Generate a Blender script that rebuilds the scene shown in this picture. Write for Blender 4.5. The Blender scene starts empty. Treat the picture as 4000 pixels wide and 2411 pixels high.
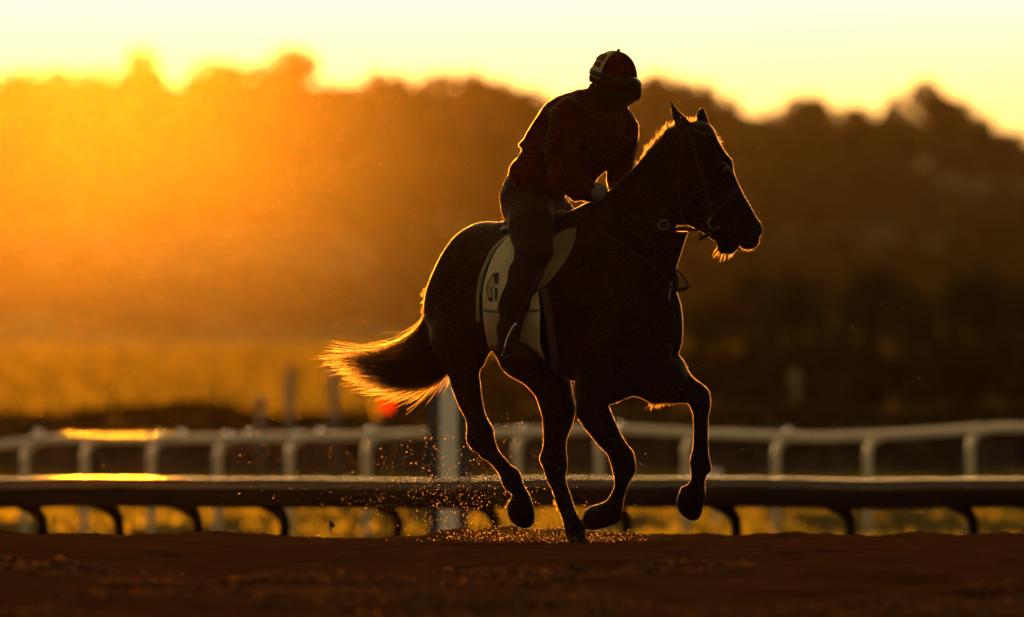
import bpy, math, random
import numpy as np
from mathutils import Vector, Matrix
from mathutils.bvhtree import BVHTree

rng = np.random.default_rng(7)
random.seed(7)
C = bpy.context.scene
COL = C.collection

# ------------------------------------------------------------------ camera, sky, sun, exposure
F = 55300.0                 # focal length in photograph pixels (4000 wide)
HC = 0.90                   # camera height
PITCH = math.atan((1429 - 1205.5) / F)
cam_d = bpy.data.cameras.new('camera')
cam_d.sensor_width = 36.0
cam_d.lens = F / 4000 * 36.0
cam_d.clip_start = 0.5
cam_d.clip_end = 6000
cam_d.dof.use_dof = True
cam_d.dof.focus_distance = 71.85
cam_d.dof.aperture_fstop = 4.0
cam = bpy.data.objects.new('camera', cam_d)
COL.objects.link(cam)
cam.location = (0, 0, HC)
cam.rotation_euler = (math.pi / 2 + PITCH, 0, 0)
C.camera = cam

SUN_EL = math.radians(1.85)
SUN_AZ = math.radians(-1.64)        # measured from +Y towards +X
SUN_DIR = Vector((math.sin(SUN_AZ) * math.cos(SUN_EL), math.cos(SUN_AZ) * math.cos(SUN_EL), math.sin(SUN_EL)))
world = bpy.data.worlds.new('World')
C.world = world
world.use_nodes = True
wn = world.node_tree.nodes
wl = world.node_tree.links
bg = wn['Background']
sky = wn.new('ShaderNodeTexSky')
sky.sky_type = 'NISHITA'
sky.sun_disc = False
sky.sun_elevation = SUN_EL
sky.sun_rotation = SUN_AZ
sky.air_density = 0.25
sky.dust_density = 6.3
sky.ozone_density = 0.0
wb = wn.new('ShaderNodeMix'); wb.data_type = 'RGBA'; wb.blend_type = 'MULTIPLY'; wb.inputs[0].default_value = 1.0
wb.inputs[7].default_value = (1.0, 0.75, 0.44, 1)      # the photograph's warm white balance, the same for the whole sky
wl.new(sky.outputs[0], wb.inputs[6])
wl.new(wb.outputs[2], bg.inputs[0])
bg.inputs[1].default_value = 0.29

sun_d = bpy.data.lights.new('sun', 'SUN')
sun_d.energy = 0.12
sun_d.angle = math.radians(0.53)
sun_d.color = (1.0, 0.28, 0.004)
sun = bpy.data.objects.new('sun', sun_d)
COL.objects.link(sun)
sun.rotation_euler = SUN_DIR.to_track_quat('Z', 'Y').to_euler()
sun.location = (-20, 60, 30)

C.view_settings.view_transform = 'Standard'
C.view_settings.look = 'None'
C.view_settings.exposure = 1.8
C.view_settings.gamma = 1.0
C.view_settings.use_curve_mapping = False
C.render.engine = 'CYCLES'
C.cycles.use_denoising = True
C.cycles.use_adaptive_sampling = False
C.cycles.max_bounces = 8
C.cycles.volume_bounces = 0
C.cycles.sample_clamp_indirect = 8.0

# ------------------------------------------------------------------ measuring helpers
SP, CP = math.sin(PITCH), math.cos(PITCH)
def at(px, py, Y):
    """point of the plane at distance Y that the camera sees at photograph pixel (px, py)"""
    a = (px - 2000.0) / F
    b = (1205.5 - py) / F
    k = Y / (CP - SP * b)
    return Vector((a * k, Y, HC + k * (SP + CP * b)))
def zat(py, Y):
    return at(2000, py, Y).z

# ------------------------------------------------------------------ object helpers
def tag(o, label=None, cat=None, group=None, kind=None):
    if label: o['label'] = label
    if cat: o['category'] = cat
    if group: o['group'] = group
    if kind: o['kind'] = kind
    return o
def empty(name, loc=(0, 0, 0)):
    o = bpy.data.objects.new(name, None)
    o.empty_display_size = 0.2
    o.location = loc
    COL.objects.link(o)
    return o
def mesh_np(name, V, faces, mat=None, parent=None, smooth=True, loc=None):
    """V (n,3) array; faces: (m,3) or (m,4) int array, or list of tuples"""
    V = np.asarray(V, dtype=np.float64)
    if loc is not None:
        V = V - np.array(loc)
    me = bpy.data.meshes.new(name)
    if isinstance(faces, np.ndarray):
        m, k = faces.shape
        me.vertices.add(len(V))
        me.vertices.foreach_set('co', V.astype(np.float32).ravel())
        me.loops.add(m * k)
        me.loops.foreach_set('vertex_index', faces.astype(np.int32).ravel())
        me.polygons.add(m)
        me.polygons.foreach_set('loop_start', np.arange(0, m * k, k, dtype=np.int32))
        me.polygons.foreach_set('use_smooth', np.full(m, smooth, dtype=bool))
        me.update(calc_edges=True)
    else:
        me.from_pydata([tuple(v) for v in V], [], [tuple(f) for f in faces])
        me.polygons.foreach_set('use_smooth', np.full(len(me.polygons), smooth, dtype=bool))
        me.update()
    me.validate()
    o = bpy.data.objects.new(name, me)
    COL.objects.link(o)
    if loc is not None:
        o.location = loc
    if mat: me.materials.append(mat)
    if parent:
        o.parent = parent
        if loc is None:
            o.matrix_parent_inverse = Matrix.Translation(-Vector(parent.location))
    return o

class MB:
    def __init__(s): s.v, s.f = [], []
    def add(s, v, f):
        b = len(s.v); s.v += [tuple(p) for p in v]; s.f += [tuple(i + b for i in q) for q in f]
    def box(s, c, size, rz=0.0):
        x, y, z = [d / 2 for d in size]
        ca, sa = math.cos(rz), math.sin(rz)
        vs = []
        for dx, dy, dz in [(-x,-y,-z),(x,-y,-z),(x,y,-z),(-x,y,-z),(-x,-y,z),(x,-y,z),(x,y,z),(-x,y,z)]:
            vs.append((c[0] + dx*ca - dy*sa, c[1] + dx*sa + dy*ca, c[2] + dz))
        s.add(vs, [(0,3,2,1),(4,5,6,7),(0,1,5,4),(1,2,6,5),(2,3,7,6),(3,0,4,7)])
    def tube(s, pts, radii, n=10, flat=1.0, closed=False):
        pts = [Vector(p) for p in pts]
        if not hasattr(radii, '__len__'): radii = [radii] * len(pts)
        rings = []; m = len(pts)
        ref = Vector((0.13, 0.97, 0.21))
        for i, p in enumerate(pts):
            if closed: t = pts[(i + 1) % m] - pts[(i - 1) % m]
            else: t = pts[min(i + 1, m - 1)] - pts[max(i - 1, 0)]
            t.normalize()
            a = t.cross(ref)
            if a.length < 1e-4: a = t.cross(Vector((1, 0, 0)))
            a.normalize(); b = t.cross(a)
            rings.append([p + a * (math.cos(2*math.pi*k/n) * radii[i]) + b * (math.sin(2*math.pi*k/n) * radii[i] * flat) for k in range(n)])
        v = [q for r in rings for q in r]; f = []
        for i in range(m if closed else m - 1):
            j = (i + 1) % m
            for k in range(n):
                f.append((i*n + k, i*n + (k+1) % n, j*n + (k+1) % n, j*n + k))
        if not closed:
            f.append(tuple(range(n - 1, -1, -1))); f.append(tuple((m-1)*n + k for k in range(n)))
        s.add(v, f)
    def sphere(s, c, r, nu=10, nv=7, sc=(1, 1, 1)):
        v = []; f = []
        for j in range(nv + 1):
            th = math.pi * j / nv
            for i in range(nu):
                ph = 2 * math.pi * i / nu
                v.append((c[0] + r*sc[0]*math.sin(th)*math.cos(ph), c[1] + r*sc[1]*math.sin(th)*math.sin(ph), c[2] + r*sc[2]*math.cos(th)))
        for j in range(nv):
            for i in range(nu):
                f.append((j*nu + i, (j+1)*nu + i, (j+1)*nu + (i+1) % nu, j*nu + (i+1) % nu))
        s.add(v, f)
    def build(s, name, mat=None, parent=None, smooth=True, loc=None):
        return mesh_np(name, np.array(s.v), s.f, mat, parent, smooth, loc)

# ------------------------------------------------------------------ materials
def new_mat(name):
    m = bpy.data.materials.new(name); m.use_nodes = True
    nt = m.node_tree
    return m, nt, nt.nodes['Principled BSDF'], nt.nodes['Material Output']
def set_in(b, key, val):
    if key in b.inputs: b.inputs[key].default_value = val
def mat(name, col, rough=0.6, col2=None, scale=8.0, spec=0.5, metal=0.0, bump=0.0, bscale=60.0, sheen=0.0, coat=0.0, stretch=(1, 1, 1)):
    m, nt, b, out = new_mat(name)
    col2 = col2 or tuple(c * 0.6 for c in col)
    tc = nt.nodes.new('ShaderNodeTexCoord')
    mp = nt.nodes.new('ShaderNodeMapping'); mp.inputs['Scale'].default_value = stretch
    nt.links.new(tc.outputs['Object'], mp.inputs[0])
    n = nt.nodes.new('ShaderNodeTexNoise'); n.inputs['Scale'].default_value = scale; n.inputs['Detail'].default_value = 6
    nt.links.new(mp.outputs[0], n.inputs[0])
    r = nt.nodes.new('ShaderNodeValToRGB')
    r.color_ramp.elements[0].position = 0.32; r.color_ramp.elements[1].position = 0.68
    r.color_ramp.elements[0].color = (*col2, 1); r.color_ramp.elements[1].color = (*col, 1)
    nt.links.new(n.outputs[0], r.inputs[0]); nt.links.new(r.outputs[0], b.inputs['Base Color'])
    b.inputs['Roughness'].default_value = rough
    set_in(b, 'Specular IOR Level', spec); set_in(b, 'Metallic', metal)
    set_in(b, 'Sheen Weight', sheen); set_in(b, 'Coat Weight', coat)
    if bump > 0:
        n2 = nt.nodes.new('ShaderNodeTexNoise'); n2.inputs['Scale'].default_value = bscale; n2.inputs['Detail'].default_value = 4
        nt.links.new(mp.outputs[0], n2.inputs[0])
        bp = nt.nodes.new('ShaderNodeBump'); bp.inputs['Strength'].default_value = bump; bp.inputs['Distance'].default_value = 0.01
        nt.links.new(n2.outputs[0], bp.inputs['Height']); nt.links.new(bp.outputs[0], b.inputs['Normal'])
    return m
def leafy(name, diff, trans, wt=0.6, scale=3.0, fwd=0.0, fcol=(0.9, 0.7, 0.45)):
    """thin fibres and leaves: diffuse on the lit side, translucent through"""
    m, nt, b, out = new_mat(name)
    nt.nodes.remove(b)
    tc = nt.nodes.new('ShaderNodeTexCoord')
    n = nt.nodes.new('ShaderNodeTexNoise'); n.inputs['Scale'].default_value = scale; n.inputs['Detail'].default_value = 3
    nt.links.new(tc.outputs['Object'], n.inputs[0])
    def ramp(c):
        r = nt.nodes.new('ShaderNodeValToRGB')
        r.color_ramp.elements[0].position = 0.3; r.color_ramp.elements[1].position = 0.7
        r.color_ramp.elements[0].color = (*[x * 0.55 for x in c], 1); r.color_ramp.elements[1].color = (*c, 1)
        nt.links.new(n.outputs[0], r.inputs[0]); return r
    d = nt.nodes.new('ShaderNodeBsdfDiffuse'); t = nt.nodes.new('ShaderNodeBsdfTranslucent')
    nt.links.new(ramp(diff).outputs[0], d.inputs[0]); nt.links.new(ramp(trans).outputs[0], t.inputs[0])
    mx = nt.nodes.new('ShaderNodeMixShader'); mx.inputs[0].default_value = wt
    nt.links.new(d.outputs[0], mx.inputs[1]); nt.links.new(t.outputs[0], mx.inputs[2])
    last = mx.outputs[0]
    if fwd > 0:       # light passing on through a fibre keeps close to its direction
        rf = nt.nodes.new('ShaderNodeBsdfRefraction'); rf.inputs['Color'].default_value = (*fcol, 1)
        rf.inputs['Roughness'].default_value = 0.8; rf.inputs['IOR'].default_value = 1.05
        m2 = nt.nodes.new('ShaderNodeMixShader'); m2.inputs[0].default_value = fwd
        nt.links.new(last, m2.inputs[1]); nt.links.new(rf.outputs[0], m2.inputs[2]); last = m2.outputs[0]
    nt.links.new(last, out.inputs[0])
    return m

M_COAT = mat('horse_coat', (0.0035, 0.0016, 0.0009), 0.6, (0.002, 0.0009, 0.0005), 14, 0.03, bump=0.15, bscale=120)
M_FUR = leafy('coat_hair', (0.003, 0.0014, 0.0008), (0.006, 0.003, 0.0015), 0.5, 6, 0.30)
M_HAIR = leafy('mane_and_tail_hair', (0.015, 0.008, 0.005), (0.04, 0.022, 0.010), 0.5, 30, 0.15)
M_EYE = mat('eye_black', (0.006, 0.004, 0.003), 0.3, spec=0.2)
M_DIRT = mat('track_dirt', (0.060, 0.021, 0.006), 1.0, (0.032, 0.011, 0.003), 1.6, 0.0, bump=0.6, bscale=18)
M_TURF = mat('turf_soil', (0.060, 0.048, 0.013), 0.9, (0.036, 0.029, 0.008), 0.15, 0.0)
M_GRASS = leafy('grass_blades', (0.035, 0.036, 0.007), (0.08, 0.075, 0.012), 0.6, 0.3, 0.055, (0.72, 0.68, 0.08))
M_MEADOW = leafy('meadow_blades', (0.030, 0.028, 0.005), (0.07, 0.06, 0.008), 0.65, 0.05, 0.030, (0.80, 0.68, 0.08))
M_HILL = mat('hillside_grass', (0.060, 0.070, 0.025), 0.95, (0.035, 0.045, 0.016), 0.05, 0.0)
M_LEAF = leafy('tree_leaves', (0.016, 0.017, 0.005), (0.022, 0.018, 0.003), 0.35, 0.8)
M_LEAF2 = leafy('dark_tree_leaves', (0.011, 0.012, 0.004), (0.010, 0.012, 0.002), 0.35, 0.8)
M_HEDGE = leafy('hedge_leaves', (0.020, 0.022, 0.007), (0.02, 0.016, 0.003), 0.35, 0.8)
M_BARK = mat('bark', (0.09, 0.06, 0.04), 0.9, (0.05, 0.035, 0.025), 4, 0.2, bump=0.4, bscale=10)
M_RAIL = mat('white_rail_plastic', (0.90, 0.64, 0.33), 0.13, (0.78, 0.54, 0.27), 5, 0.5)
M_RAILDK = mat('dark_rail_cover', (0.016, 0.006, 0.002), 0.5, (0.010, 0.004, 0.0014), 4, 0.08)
M_CAP = mat('pale_rail_cap', (0.07, 0.042, 0.012), 0.13, (0.05, 0.03, 0.009), 3, 0.16, stretch=(1, 8, 8))
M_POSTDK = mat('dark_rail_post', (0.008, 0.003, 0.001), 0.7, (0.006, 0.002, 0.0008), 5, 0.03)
M_CLAMP = mat('clamp_metal', (0.80, 0.78, 0.74), 0.22, (0.6, 0.58, 0.55), 20, 0.5, metal=1.0)
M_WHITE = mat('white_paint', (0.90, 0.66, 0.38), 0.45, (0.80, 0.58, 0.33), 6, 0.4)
M_BLACKP = mat('black_paint', (0.025, 0.022, 0.02), 0.5, (0.015, 0.013, 0.012), 6, 0.4)
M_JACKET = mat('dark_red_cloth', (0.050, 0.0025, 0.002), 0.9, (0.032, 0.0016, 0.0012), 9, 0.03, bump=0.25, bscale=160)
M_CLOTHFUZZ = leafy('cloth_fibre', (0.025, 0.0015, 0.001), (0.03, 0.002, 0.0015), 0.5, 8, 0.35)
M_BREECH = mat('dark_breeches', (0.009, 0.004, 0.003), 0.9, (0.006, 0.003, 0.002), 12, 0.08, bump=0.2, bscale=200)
M_BOOT = mat('boot_leather', (0.007, 0.003, 0.0025), 0.6, (0.005, 0.002, 0.002), 10, 0.12)
M_SKIN = mat('skin', (0.11, 0.045, 0.028), 0.7, (0.08, 0.032, 0.02), 18, 0.1)
M_CAPW = mat('cap_white', (0.34, 0.22, 0.07), 0.85, (0.25, 0.16, 0.05), 14, 0.3)
M_CAPR = mat('cap_dark_red', (0.034, 0.002, 0.0015), 0.9, (0.022, 0.0013, 0.001), 14, 0.03)
M_LENS = mat('goggle_lens', (0.008, 0.005, 0.004), 0.35, spec=0.1)
M_MASK = mat('dark_face_cover', (0.010, 0.002, 0.0015), 0.9, (0.007, 0.0015, 0.001), 20, 0.03)
M_STRAP = mat('leather_strap', (0.010, 0.005, 0.003), 0.6, (0.007, 0.0035, 0.002), 25, 0.15)
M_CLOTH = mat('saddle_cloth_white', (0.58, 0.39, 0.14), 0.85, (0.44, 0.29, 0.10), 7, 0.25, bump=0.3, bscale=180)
M_PAD = mat('saddle_pad_dark', (0.030, 0.022, 0.018), 0.85, (0.02, 0.015, 0.012), 10, 0.2)
M_TRIM = mat('olive_trim', (0.22, 0.15, 0.05), 0.85, (0.17, 0.115, 0.04), 10, 0.2)
M_FLAP = mat('grey_saddle_flap', (0.15, 0.095, 0.03), 0.85, (0.11, 0.07, 0.022), 9, 0.05)
M_PRINT = mat('dark_print', (0.05, 0.020, 0.014), 0.8, (0.04, 0.016, 0.012), 10, 0.2)
M_RING = mat('tarnished_steel', (0.16, 0.13, 0.10), 0.35, (0.10, 0.08, 0.06), 20, 0.5, metal=1.0)
M_STEEL = mat('steel', (0.62, 0.60, 0.56), 0.22, (0.5, 0.48, 0.45), 20, 0.5, metal=1.0)
M_GLOVE = mat('dark_glove', (0.028, 0.018, 0.015), 0.7, (0.02, 0.013, 0.011), 20, 0.3)
M_CUFF = mat('white_cuff', (0.15, 0.10, 0.045), 0.85, (0.11, 0.075, 0.035), 20, 0.3)
M_ORANGE = leafy('orange_board', (0.75, 0.16, 0.02), (0.75, 0.16, 0.02), 0.5, 2, 0.25, (0.95, 0.30, 0.02))
M_AMBER = leafy('amber_board', (0.75, 0.45, 0.06), (0.75, 0.45, 0.06), 0.5, 2, 0.14, (0.9, 0.85, 0.1))
M_SPRAY = leafy('dirt_grains', (0.10, 0.06, 0.03), (0.10, 0.05, 0.02), 0.5, 40, 0.06)
M_MOTE = leafy('dust_motes', (0.08, 0.05, 0.02), (0.10, 0.05, 0.02), 0.5, 40, 0.12)
M_LOOSE = leafy('loose_dirt_crumbs', (0.05, 0.025, 0.012), (0.06, 0.03, 0.012), 0.5, 20, 0.0018, (0.9, 0.4, 0.12))
M_CLOD = mat('dirt_clod', (0.10, 0.06, 0.04), 0.95, (0.06, 0.036, 0.025), 60, 0.1)

# ------------------------------------------------------------------ ground
def vnoise(x, y, seed=0):
    """smooth value noise"""
    r = np.random.default_rng(seed)
    T = r.random((64, 64))
    xi = np.floor(x).astype(int); yi = np.floor(y).astype(int)
    fx = x - xi; fy = y - yi
    fx = fx * fx * (3 - 2 * fx); fy = fy * fy * (3 - 2 * fy)
    a = T[xi % 64, yi % 64]; b = T[(xi + 1) % 64, yi % 64]; c = T[xi % 64, (yi + 1) % 64]; d = T[(xi + 1) % 64, (yi + 1) % 64]
    return (a * (1 - fx) + b * fx) * (1 - fy) + (c * (1 - fx) + d * fx) * fy - 0.5
PY = [-400, 72.6, 78.0, 84.0, 86.0, 92, 210, 250, 400, 440, 860, 1000, 1180, 1280, 1600]
PZ = [0, 0, -0.06, -0.15, -0.24, -0.85, -0.85, -0.80, 1.25, 1.4, 2.3, 6.0, 16.0, 18.0, 18.0]
def ground_z(x, y):
    return np.interp(y, PY, PZ)
def sheet(name, xs, ys, zf, m, kind='structure'):
    X, Y = np.meshgrid(xs, ys)
    Z = zf(X, Y)
    V = np.stack([X, Y, Z], -1).reshape(-1, 3)
    nx = len(xs); ny = len(ys)
    i = (np.arange(ny - 1)[:, None] * nx + np.arange(nx - 1)[None, :]).ravel()
    Fq = np.stack([i, i + 1, i + nx + 1, i + nx], -1)
    o = mesh_np(name, V, Fq, m); tag(o, kind=kind); return o
def dirt_z(X, Y):
    w = np.clip((Y - 38) / 4, 0, 1) * np.clip((5.2 - np.abs(X)) / 0.8, 0.0, 1)
    z = ground_z(X, Y)
    lump = vnoise(X * 1.3 + 5, Y * 0.55, 1) * 0.055 + vnoise(X * 3.1, Y * 1.4, 2) * 0.05 + vnoise(X * 7.3, Y * 4.5, 3) * 0.035 + vnoise(X * 15, Y * 11, 4) * 0.02
    near = np.clip(np.abs(Y - 72.1) / 5, 0.25, 1.0)
    lump = lump + 0.05 * vnoise(X * 0.8 + 3, Y * 0.3, 6)
    return z + lump * w * near * 1.15
xs = np.concatenate([np.linspace(-90, -6, 15), np.arange(-5.5, 5.55, 0.05), np.linspace(6, 90, 15)])
ys = np.concatenate([np.linspace(-60, 38, 15), np.arange(40, 86.5, 0.1), np.arange(86.5, 94.1, 0.5)])
sheet('dirt_track', xs, ys, dirt_z, M_DIRT)
sheet('turf', np.linspace(-160, 160, 65), np.concatenate([np.arange(93, 250, 3), np.arange(250, 421, 8)]),
      lambda X, Y: ground_z(X, Y) - 0.004 + vnoise(X * 0.25, Y * 0.12, 8) * 0.10, M_TURF)
sheet('hillside', np.linspace(-420, 420, 71), np.concatenate([np.arange(418, 1300, 9), np.linspace(1310, 1490, 10)]),
      lambda X, Y: ground_z(X, Y) - 0.12 + vnoise(X * 0.06, Y * 0.03, 9) * 1.6 * np.clip((Y - 830) / 100, 0, 1), M_HILL)
sheet('ground', np.linspace(-1400, 1400, 9), np.linspace(-1200, 1500, 9), lambda X, Y: X * 0 - 1.6, M_HILL)

def blades(name, P, h, w, m, parent=None, lean=0.35, kind='stuff', seed=3):
    """upright thin triangles on the points P"""
    r = np.random.default_rng(seed)
    n = len(P)
    th = r.random(n) * 2 * np.pi
    hh = h * (0.5 + r.random(n)); ww = w * (0.6 + 0.8 * r.random(n))
    d = np.stack([np.cos(th), np.sin(th), np.zeros(n)], -1)
    tip = P + np.stack([r.normal(0, lean, n) * hh, r.normal(0, lean, n) * hh, hh], -1)
    V = np.empty((n, 3, 3)); V[:, 0] = P - d * ww[:, None] / 2; V[:, 1] = P + d * ww[:, None] / 2; V[:, 2] = tip
    o = mesh_np(name, V.reshape(-1, 3), np.arange(3 * n).reshape(-1, 3), m, parent, smooth=False)
    if kind: o['kind'] = kind
    return o
n = 52000
yy = 90 + (225 - 90) * rng.random(n) ** 0.9
xx = (rng.random(n) - 0.5) * (yy / 55300 * 4000 * 1.5)
keep = vnoise(xx * 0.9 + 40, yy * 0.12, 21) + 0.55 * vnoise(xx * 2.1, yy * 0.4, 22) > 0.02
xx, yy = xx[keep], yy[keep]
tag(blades('grass', np.stack([xx, yy, ground_z(xx, yy) - 0.02], -1), 0.11, 0.06, M_GRASS),
    'backlit turf grass growing between the two rails')
n = 70000
yy = 246 + (436 - 246) * rng.random(n) ** 0.8
xx = (rng.random(n) - 0.5) * (yy / 55300 * 4000 * 1.5)
tag(blades('grass', np.stack([xx, yy, ground_z(xx, yy) - 0.02], -1), 0.22, 0.15, M_MEADOW, seed=4),
    'glowing meadow grass on the slope below the trees')

# ------------------------------------------------------------------ trees, hedge, shrubs
def leaf_cloud(seed, nl, lumps, size, squash=1.0, hollow=0.35):
    """leaf-sized faces spread through lumps of a unit crown standing on z=0..2"""
    r = np.random.default_rng(seed)
    cs = []
    for k in range(lumps):
        a = r.random() * 2 * np.pi; q = r.random() ** 0.6
        z = 0.12 + 1.68 * r.random()
        wid = 0.80 * math.sqrt(max(0.10, 1 - ((z - 0.7) / 1.2) ** 2))
        cs.append((q * wid * math.cos(a), q * wid * math.sin(a), z, 0.22 + 0.22 * r.random()))
    cs = np.array(cs)
    idx = r.integers(0, lumps, nl)
    d = r.normal(size=(nl, 3)); d /= np.linalg.norm(d, axis=1)[:, None]
    rad = cs[idx, 3] * (hollow + (1 - hollow) * r.random(nl) ** 0.5) * (1 + 0.25 * r.normal(size=nl) * 0.6)
    P = cs[idx, :3] + d * rad[:, None]
    P[:, 2] = np.clip(P[:, 2], 0.02, 3) * squash
    u = r.normal(size=(nl, 3)); u /= np.linalg.norm(u, axis=1)[:, None]
    v = np.cross(u, r.normal(size=(nl, 3))); v /= np.linalg.norm(v, axis=1)[:, None]
    s = size * (0.5 + r.random(nl))[:, None]
    V = np.empty((nl, 4, 3))
    V[:, 0] = P - u * s; V[:, 1] = P - v * s * 0.5; V[:, 2] = P + u * s; V[:, 3] = P + v * s * 0.5
    return V.reshape(-1, 3), np.arange(4 * nl).reshape(-1, 4)
def trunk_mb(h, r0, seed):
    r = random.Random(seed)
    mb = MB()
    top = [(r.uniform(-.05, .05), r.uniform(-.05, .05), h * t) for t in (0, .25, .5, .75, 1.0)]
    mb.tube(top, [r0, r0 * .8, r0 * .62, r0 * .45, r0 * .2], 8)
    for k in range(5):
        a = r.uniform(0, 6.28); z = h * r.uniform(.35, .7); L = r.uniform(.35, .6)
        mb.tube([(0, 0, z), (L * .5 * math.cos(a), L * .5 * math.sin(a), z + .25), (L * math.cos(a), L * math.sin(a), z + .55)], [r0 * .4, r0 * .25, r0 * .1], 6)
    return mb
CROWNS, TRUNKS = [], []
for k in range(5):
    V, Fq = leaf_cloud(100 + k, 3600, 30, 0.095)
    o = mesh_np('crown', V, Fq, M_LEAF if k % 2 == 0 else M_LEAF2, smooth=False)
    CROWNS.append(o.data); bpy.data.objects.remove(o)
    o = trunk_mb(1.7, 0.09, k).build('trunk', M_BARK)
    TRUNKS.append(o.data); bpy.data.objects.remove(o)
V, Fq = leaf_cloud(300, 2200, 26, 0.07, 0.55)
o = mesh_np('foliage', V, Fq, M_LEAF2, smooth=False); SHRUB = o.data; bpy.data.objects.remove(o)
def tree(px, py_top, half_px, Y, k, label, group, name='broadleaf_tree'):
    """a tree whose top and half width were measured on the photograph, standing at distance Y"""
    x = at(px, 1000, Y).x
    g = float(ground_z(x, Y)) - 0.3
    H = zat(py_top, Y) - g
    w = half_px * Y / F
    root = empty(name, (x, Y, g))
    tag(root, label, 'tree', group)
    th = H * 0.30
    a = bpy.data.objects.new('trunk', TRUNKS[k]); COL.objects.link(a); a.parent = root
    a.scale = (w * 0.9, w * 0.9, H * 0.42)
    b = bpy.data.objects.new('crown', CROWNS[k]); COL.objects.link(b); b.parent = root
    b.location = (0, 0, H * 0.10)
    b.scale = (w * 1.12, w * 1.12, H * 0.90 / 2.02)
    b.rotation_euler = (0, 0, random.uniform(0, 6.28))
    return root
SKY_L = 'trees along the skyline'
SKYLINE = [
 (-120, 330, 170, 'skyline tree at the very left edge behind the brightest glow'),
 (60, 285, 130, 'low rounded skyline tree, first one inside the left edge'),
 (200, 262, 120, 'rounded skyline tree beside the first one at the left edge'),
 (345, 258, 110, 'flat topped skyline tree left of the narrow tall one'),
 (540, 194, 105, 'narrow tall tree rising alone from the glow on the left'),
 (450, 325, 120, 'short tree hugging the left foot of the narrow tall tree'),
 (660, 350, 130, 'lowest tree in the bright dip right of the narrow tall one'),
 (800, 232, 105, 'tree with a stepped top just right of the bright dip'),
 (910, 228, 100, 'tree filling the shoulder of the biggest domed tree'),
 (1090, 186, 150, 'biggest domed tree of the skyline with light showing through its top'),
 (1230, 340, 120, 'small tree in the notch right of the biggest domed tree'),
 (1330, 335, 90, 'low tree between the notch and the row of flat crowns'),
 (1440, 276, 95, 'first of the flat crowned trees right of the notch'),
 (1550, 268, 90, 'second of the flat crowned trees right of the notch'),
 (1670, 290, 100, 'third flat crowned tree, where the skyline starts to slope'),
 (1800, 292, 110, 'rounded tree of the gently sloping row left of the rider'),
 (1950, 318, 110, 'lower rounded tree of the sloping row left of the rider'),
 (2100, 345, 120, "tree behind the rider's back"),
 (2260, 360, 110, "tree behind the rider's shoulder and neck"),
 (2420, 340, 110, "tree hidden mostly by the rider's helmet"),
 (2560, 292, 90, 'tree just right of the helmet'),
 (2670, 320, 85, "tree above the horse's left ear"),
 (2800, 322, 80, 'dark knobbed tree at the top of the step right of the ears'),
 (2900, 425, 120, 'low tree at the foot of the step right of the ears'),
 (3010, 432, 150, 'low tree in the wide dip right of the horse'),
 (3140, 382, 95, 'thin topped tree in the middle of the right skyline'),
 (3235, 462, 105, 'small tree beside the narrow bright gap'),
 (3390, 410, 110, 'dark tree right of the narrow bright gap'),
 (3500, 415, 110, 'dark tree left of the tall peaked one'),
 (3625, 310, 105, 'tall peaked tree with a pale hole in its crown'),
 (3740, 400, 80, 'first tree stepping down from the peaked one'),
 (3840, 450, 85, 'second tree stepping down from the peaked one'),
 (3940, 510, 85, 'third tree stepping down towards the right edge'),
 (4080, 580, 110, 'low tree at the right edge of the skyline'),
]
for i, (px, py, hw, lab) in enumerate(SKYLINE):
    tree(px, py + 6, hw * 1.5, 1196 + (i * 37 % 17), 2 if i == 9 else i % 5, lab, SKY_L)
WHERE = ['at the left edge of the photo', 'below the first low rounded skyline tree', 'below the flat topped skyline tree', 'straight below the narrow tall tree',
 'under the bright dip in the skyline', 'below the stepped skyline tree', 'straight below the biggest domed tree', 'below the notch right of the biggest dome', 'below the flat crowned row',
 'midway between the biggest dome and the rider', "just left of the rider's back", "directly behind the rider's back", "behind the rider's chest", "between the rider and the horse's ears",
 "directly behind the horse's ears", "above and behind the horse's nose", 'below the wide dip right of the horse', 'below the narrow bright gap on the right', 'left below the tall peaked tree',
 'right below the tall peaked tree', 'below the stepping trees on the right', 'at the right edge of the photo']
FRONT_L = ['dim second row tree ' + w.replace(' in the skyline', '') for w in WHERE]
LOW_L = ['low dark tree at the slope foot, ' + w for w in (
 'leftmost by the photo edge', 'above the left end of the meadow', 'above the hot glint on the white rail', 'above the short knobbed stake', "above the taller middle stake",
 "behind the horse's croup", "hidden behind the rider's legs", "hidden behind the horse's shoulder", "beside the horse's neck front", "under the horse's muzzle", 'right of the muzzle over the marker post',
 'above the second right gooseneck post', 'above the third right gooseneck post', 'rightmost by the photo edge')]
THICK_L = ['dark thicket shrub ' + w for w in (
 "at the thicket's left end, seen between the horse's hind legs", "behind the horse's belly", "behind the horse's girth", "behind the horse's near foreleg", "behind the horse's chest",
 "just right of the raised foreleg's knee", "a step right of the raised foreleg", 'left of the pale marker post', 'standing behind the pale marker post', 'right of the pale marker post',
 'midway between the marker post and the right edge', 'next to the last one at the right edge', 'last one at the right edge of the photo')]
FRONT = 'trees standing in front of the skyline row'
rr = random.Random(5)
for i in range(22):
    px = -80 + i * 200 + rr.uniform(-30, 30)
    base = np.interp(px, [0, 1200, 2400, 3200, 4200], [470, 460, 520, 600, 720])
    t = tree(px, base + rr.uniform(-35, 60), 175, 1100 + rr.uniform(-15, 15), (i * 2 + 1) % 5, FRONT_L[i], FRONT)
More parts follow.
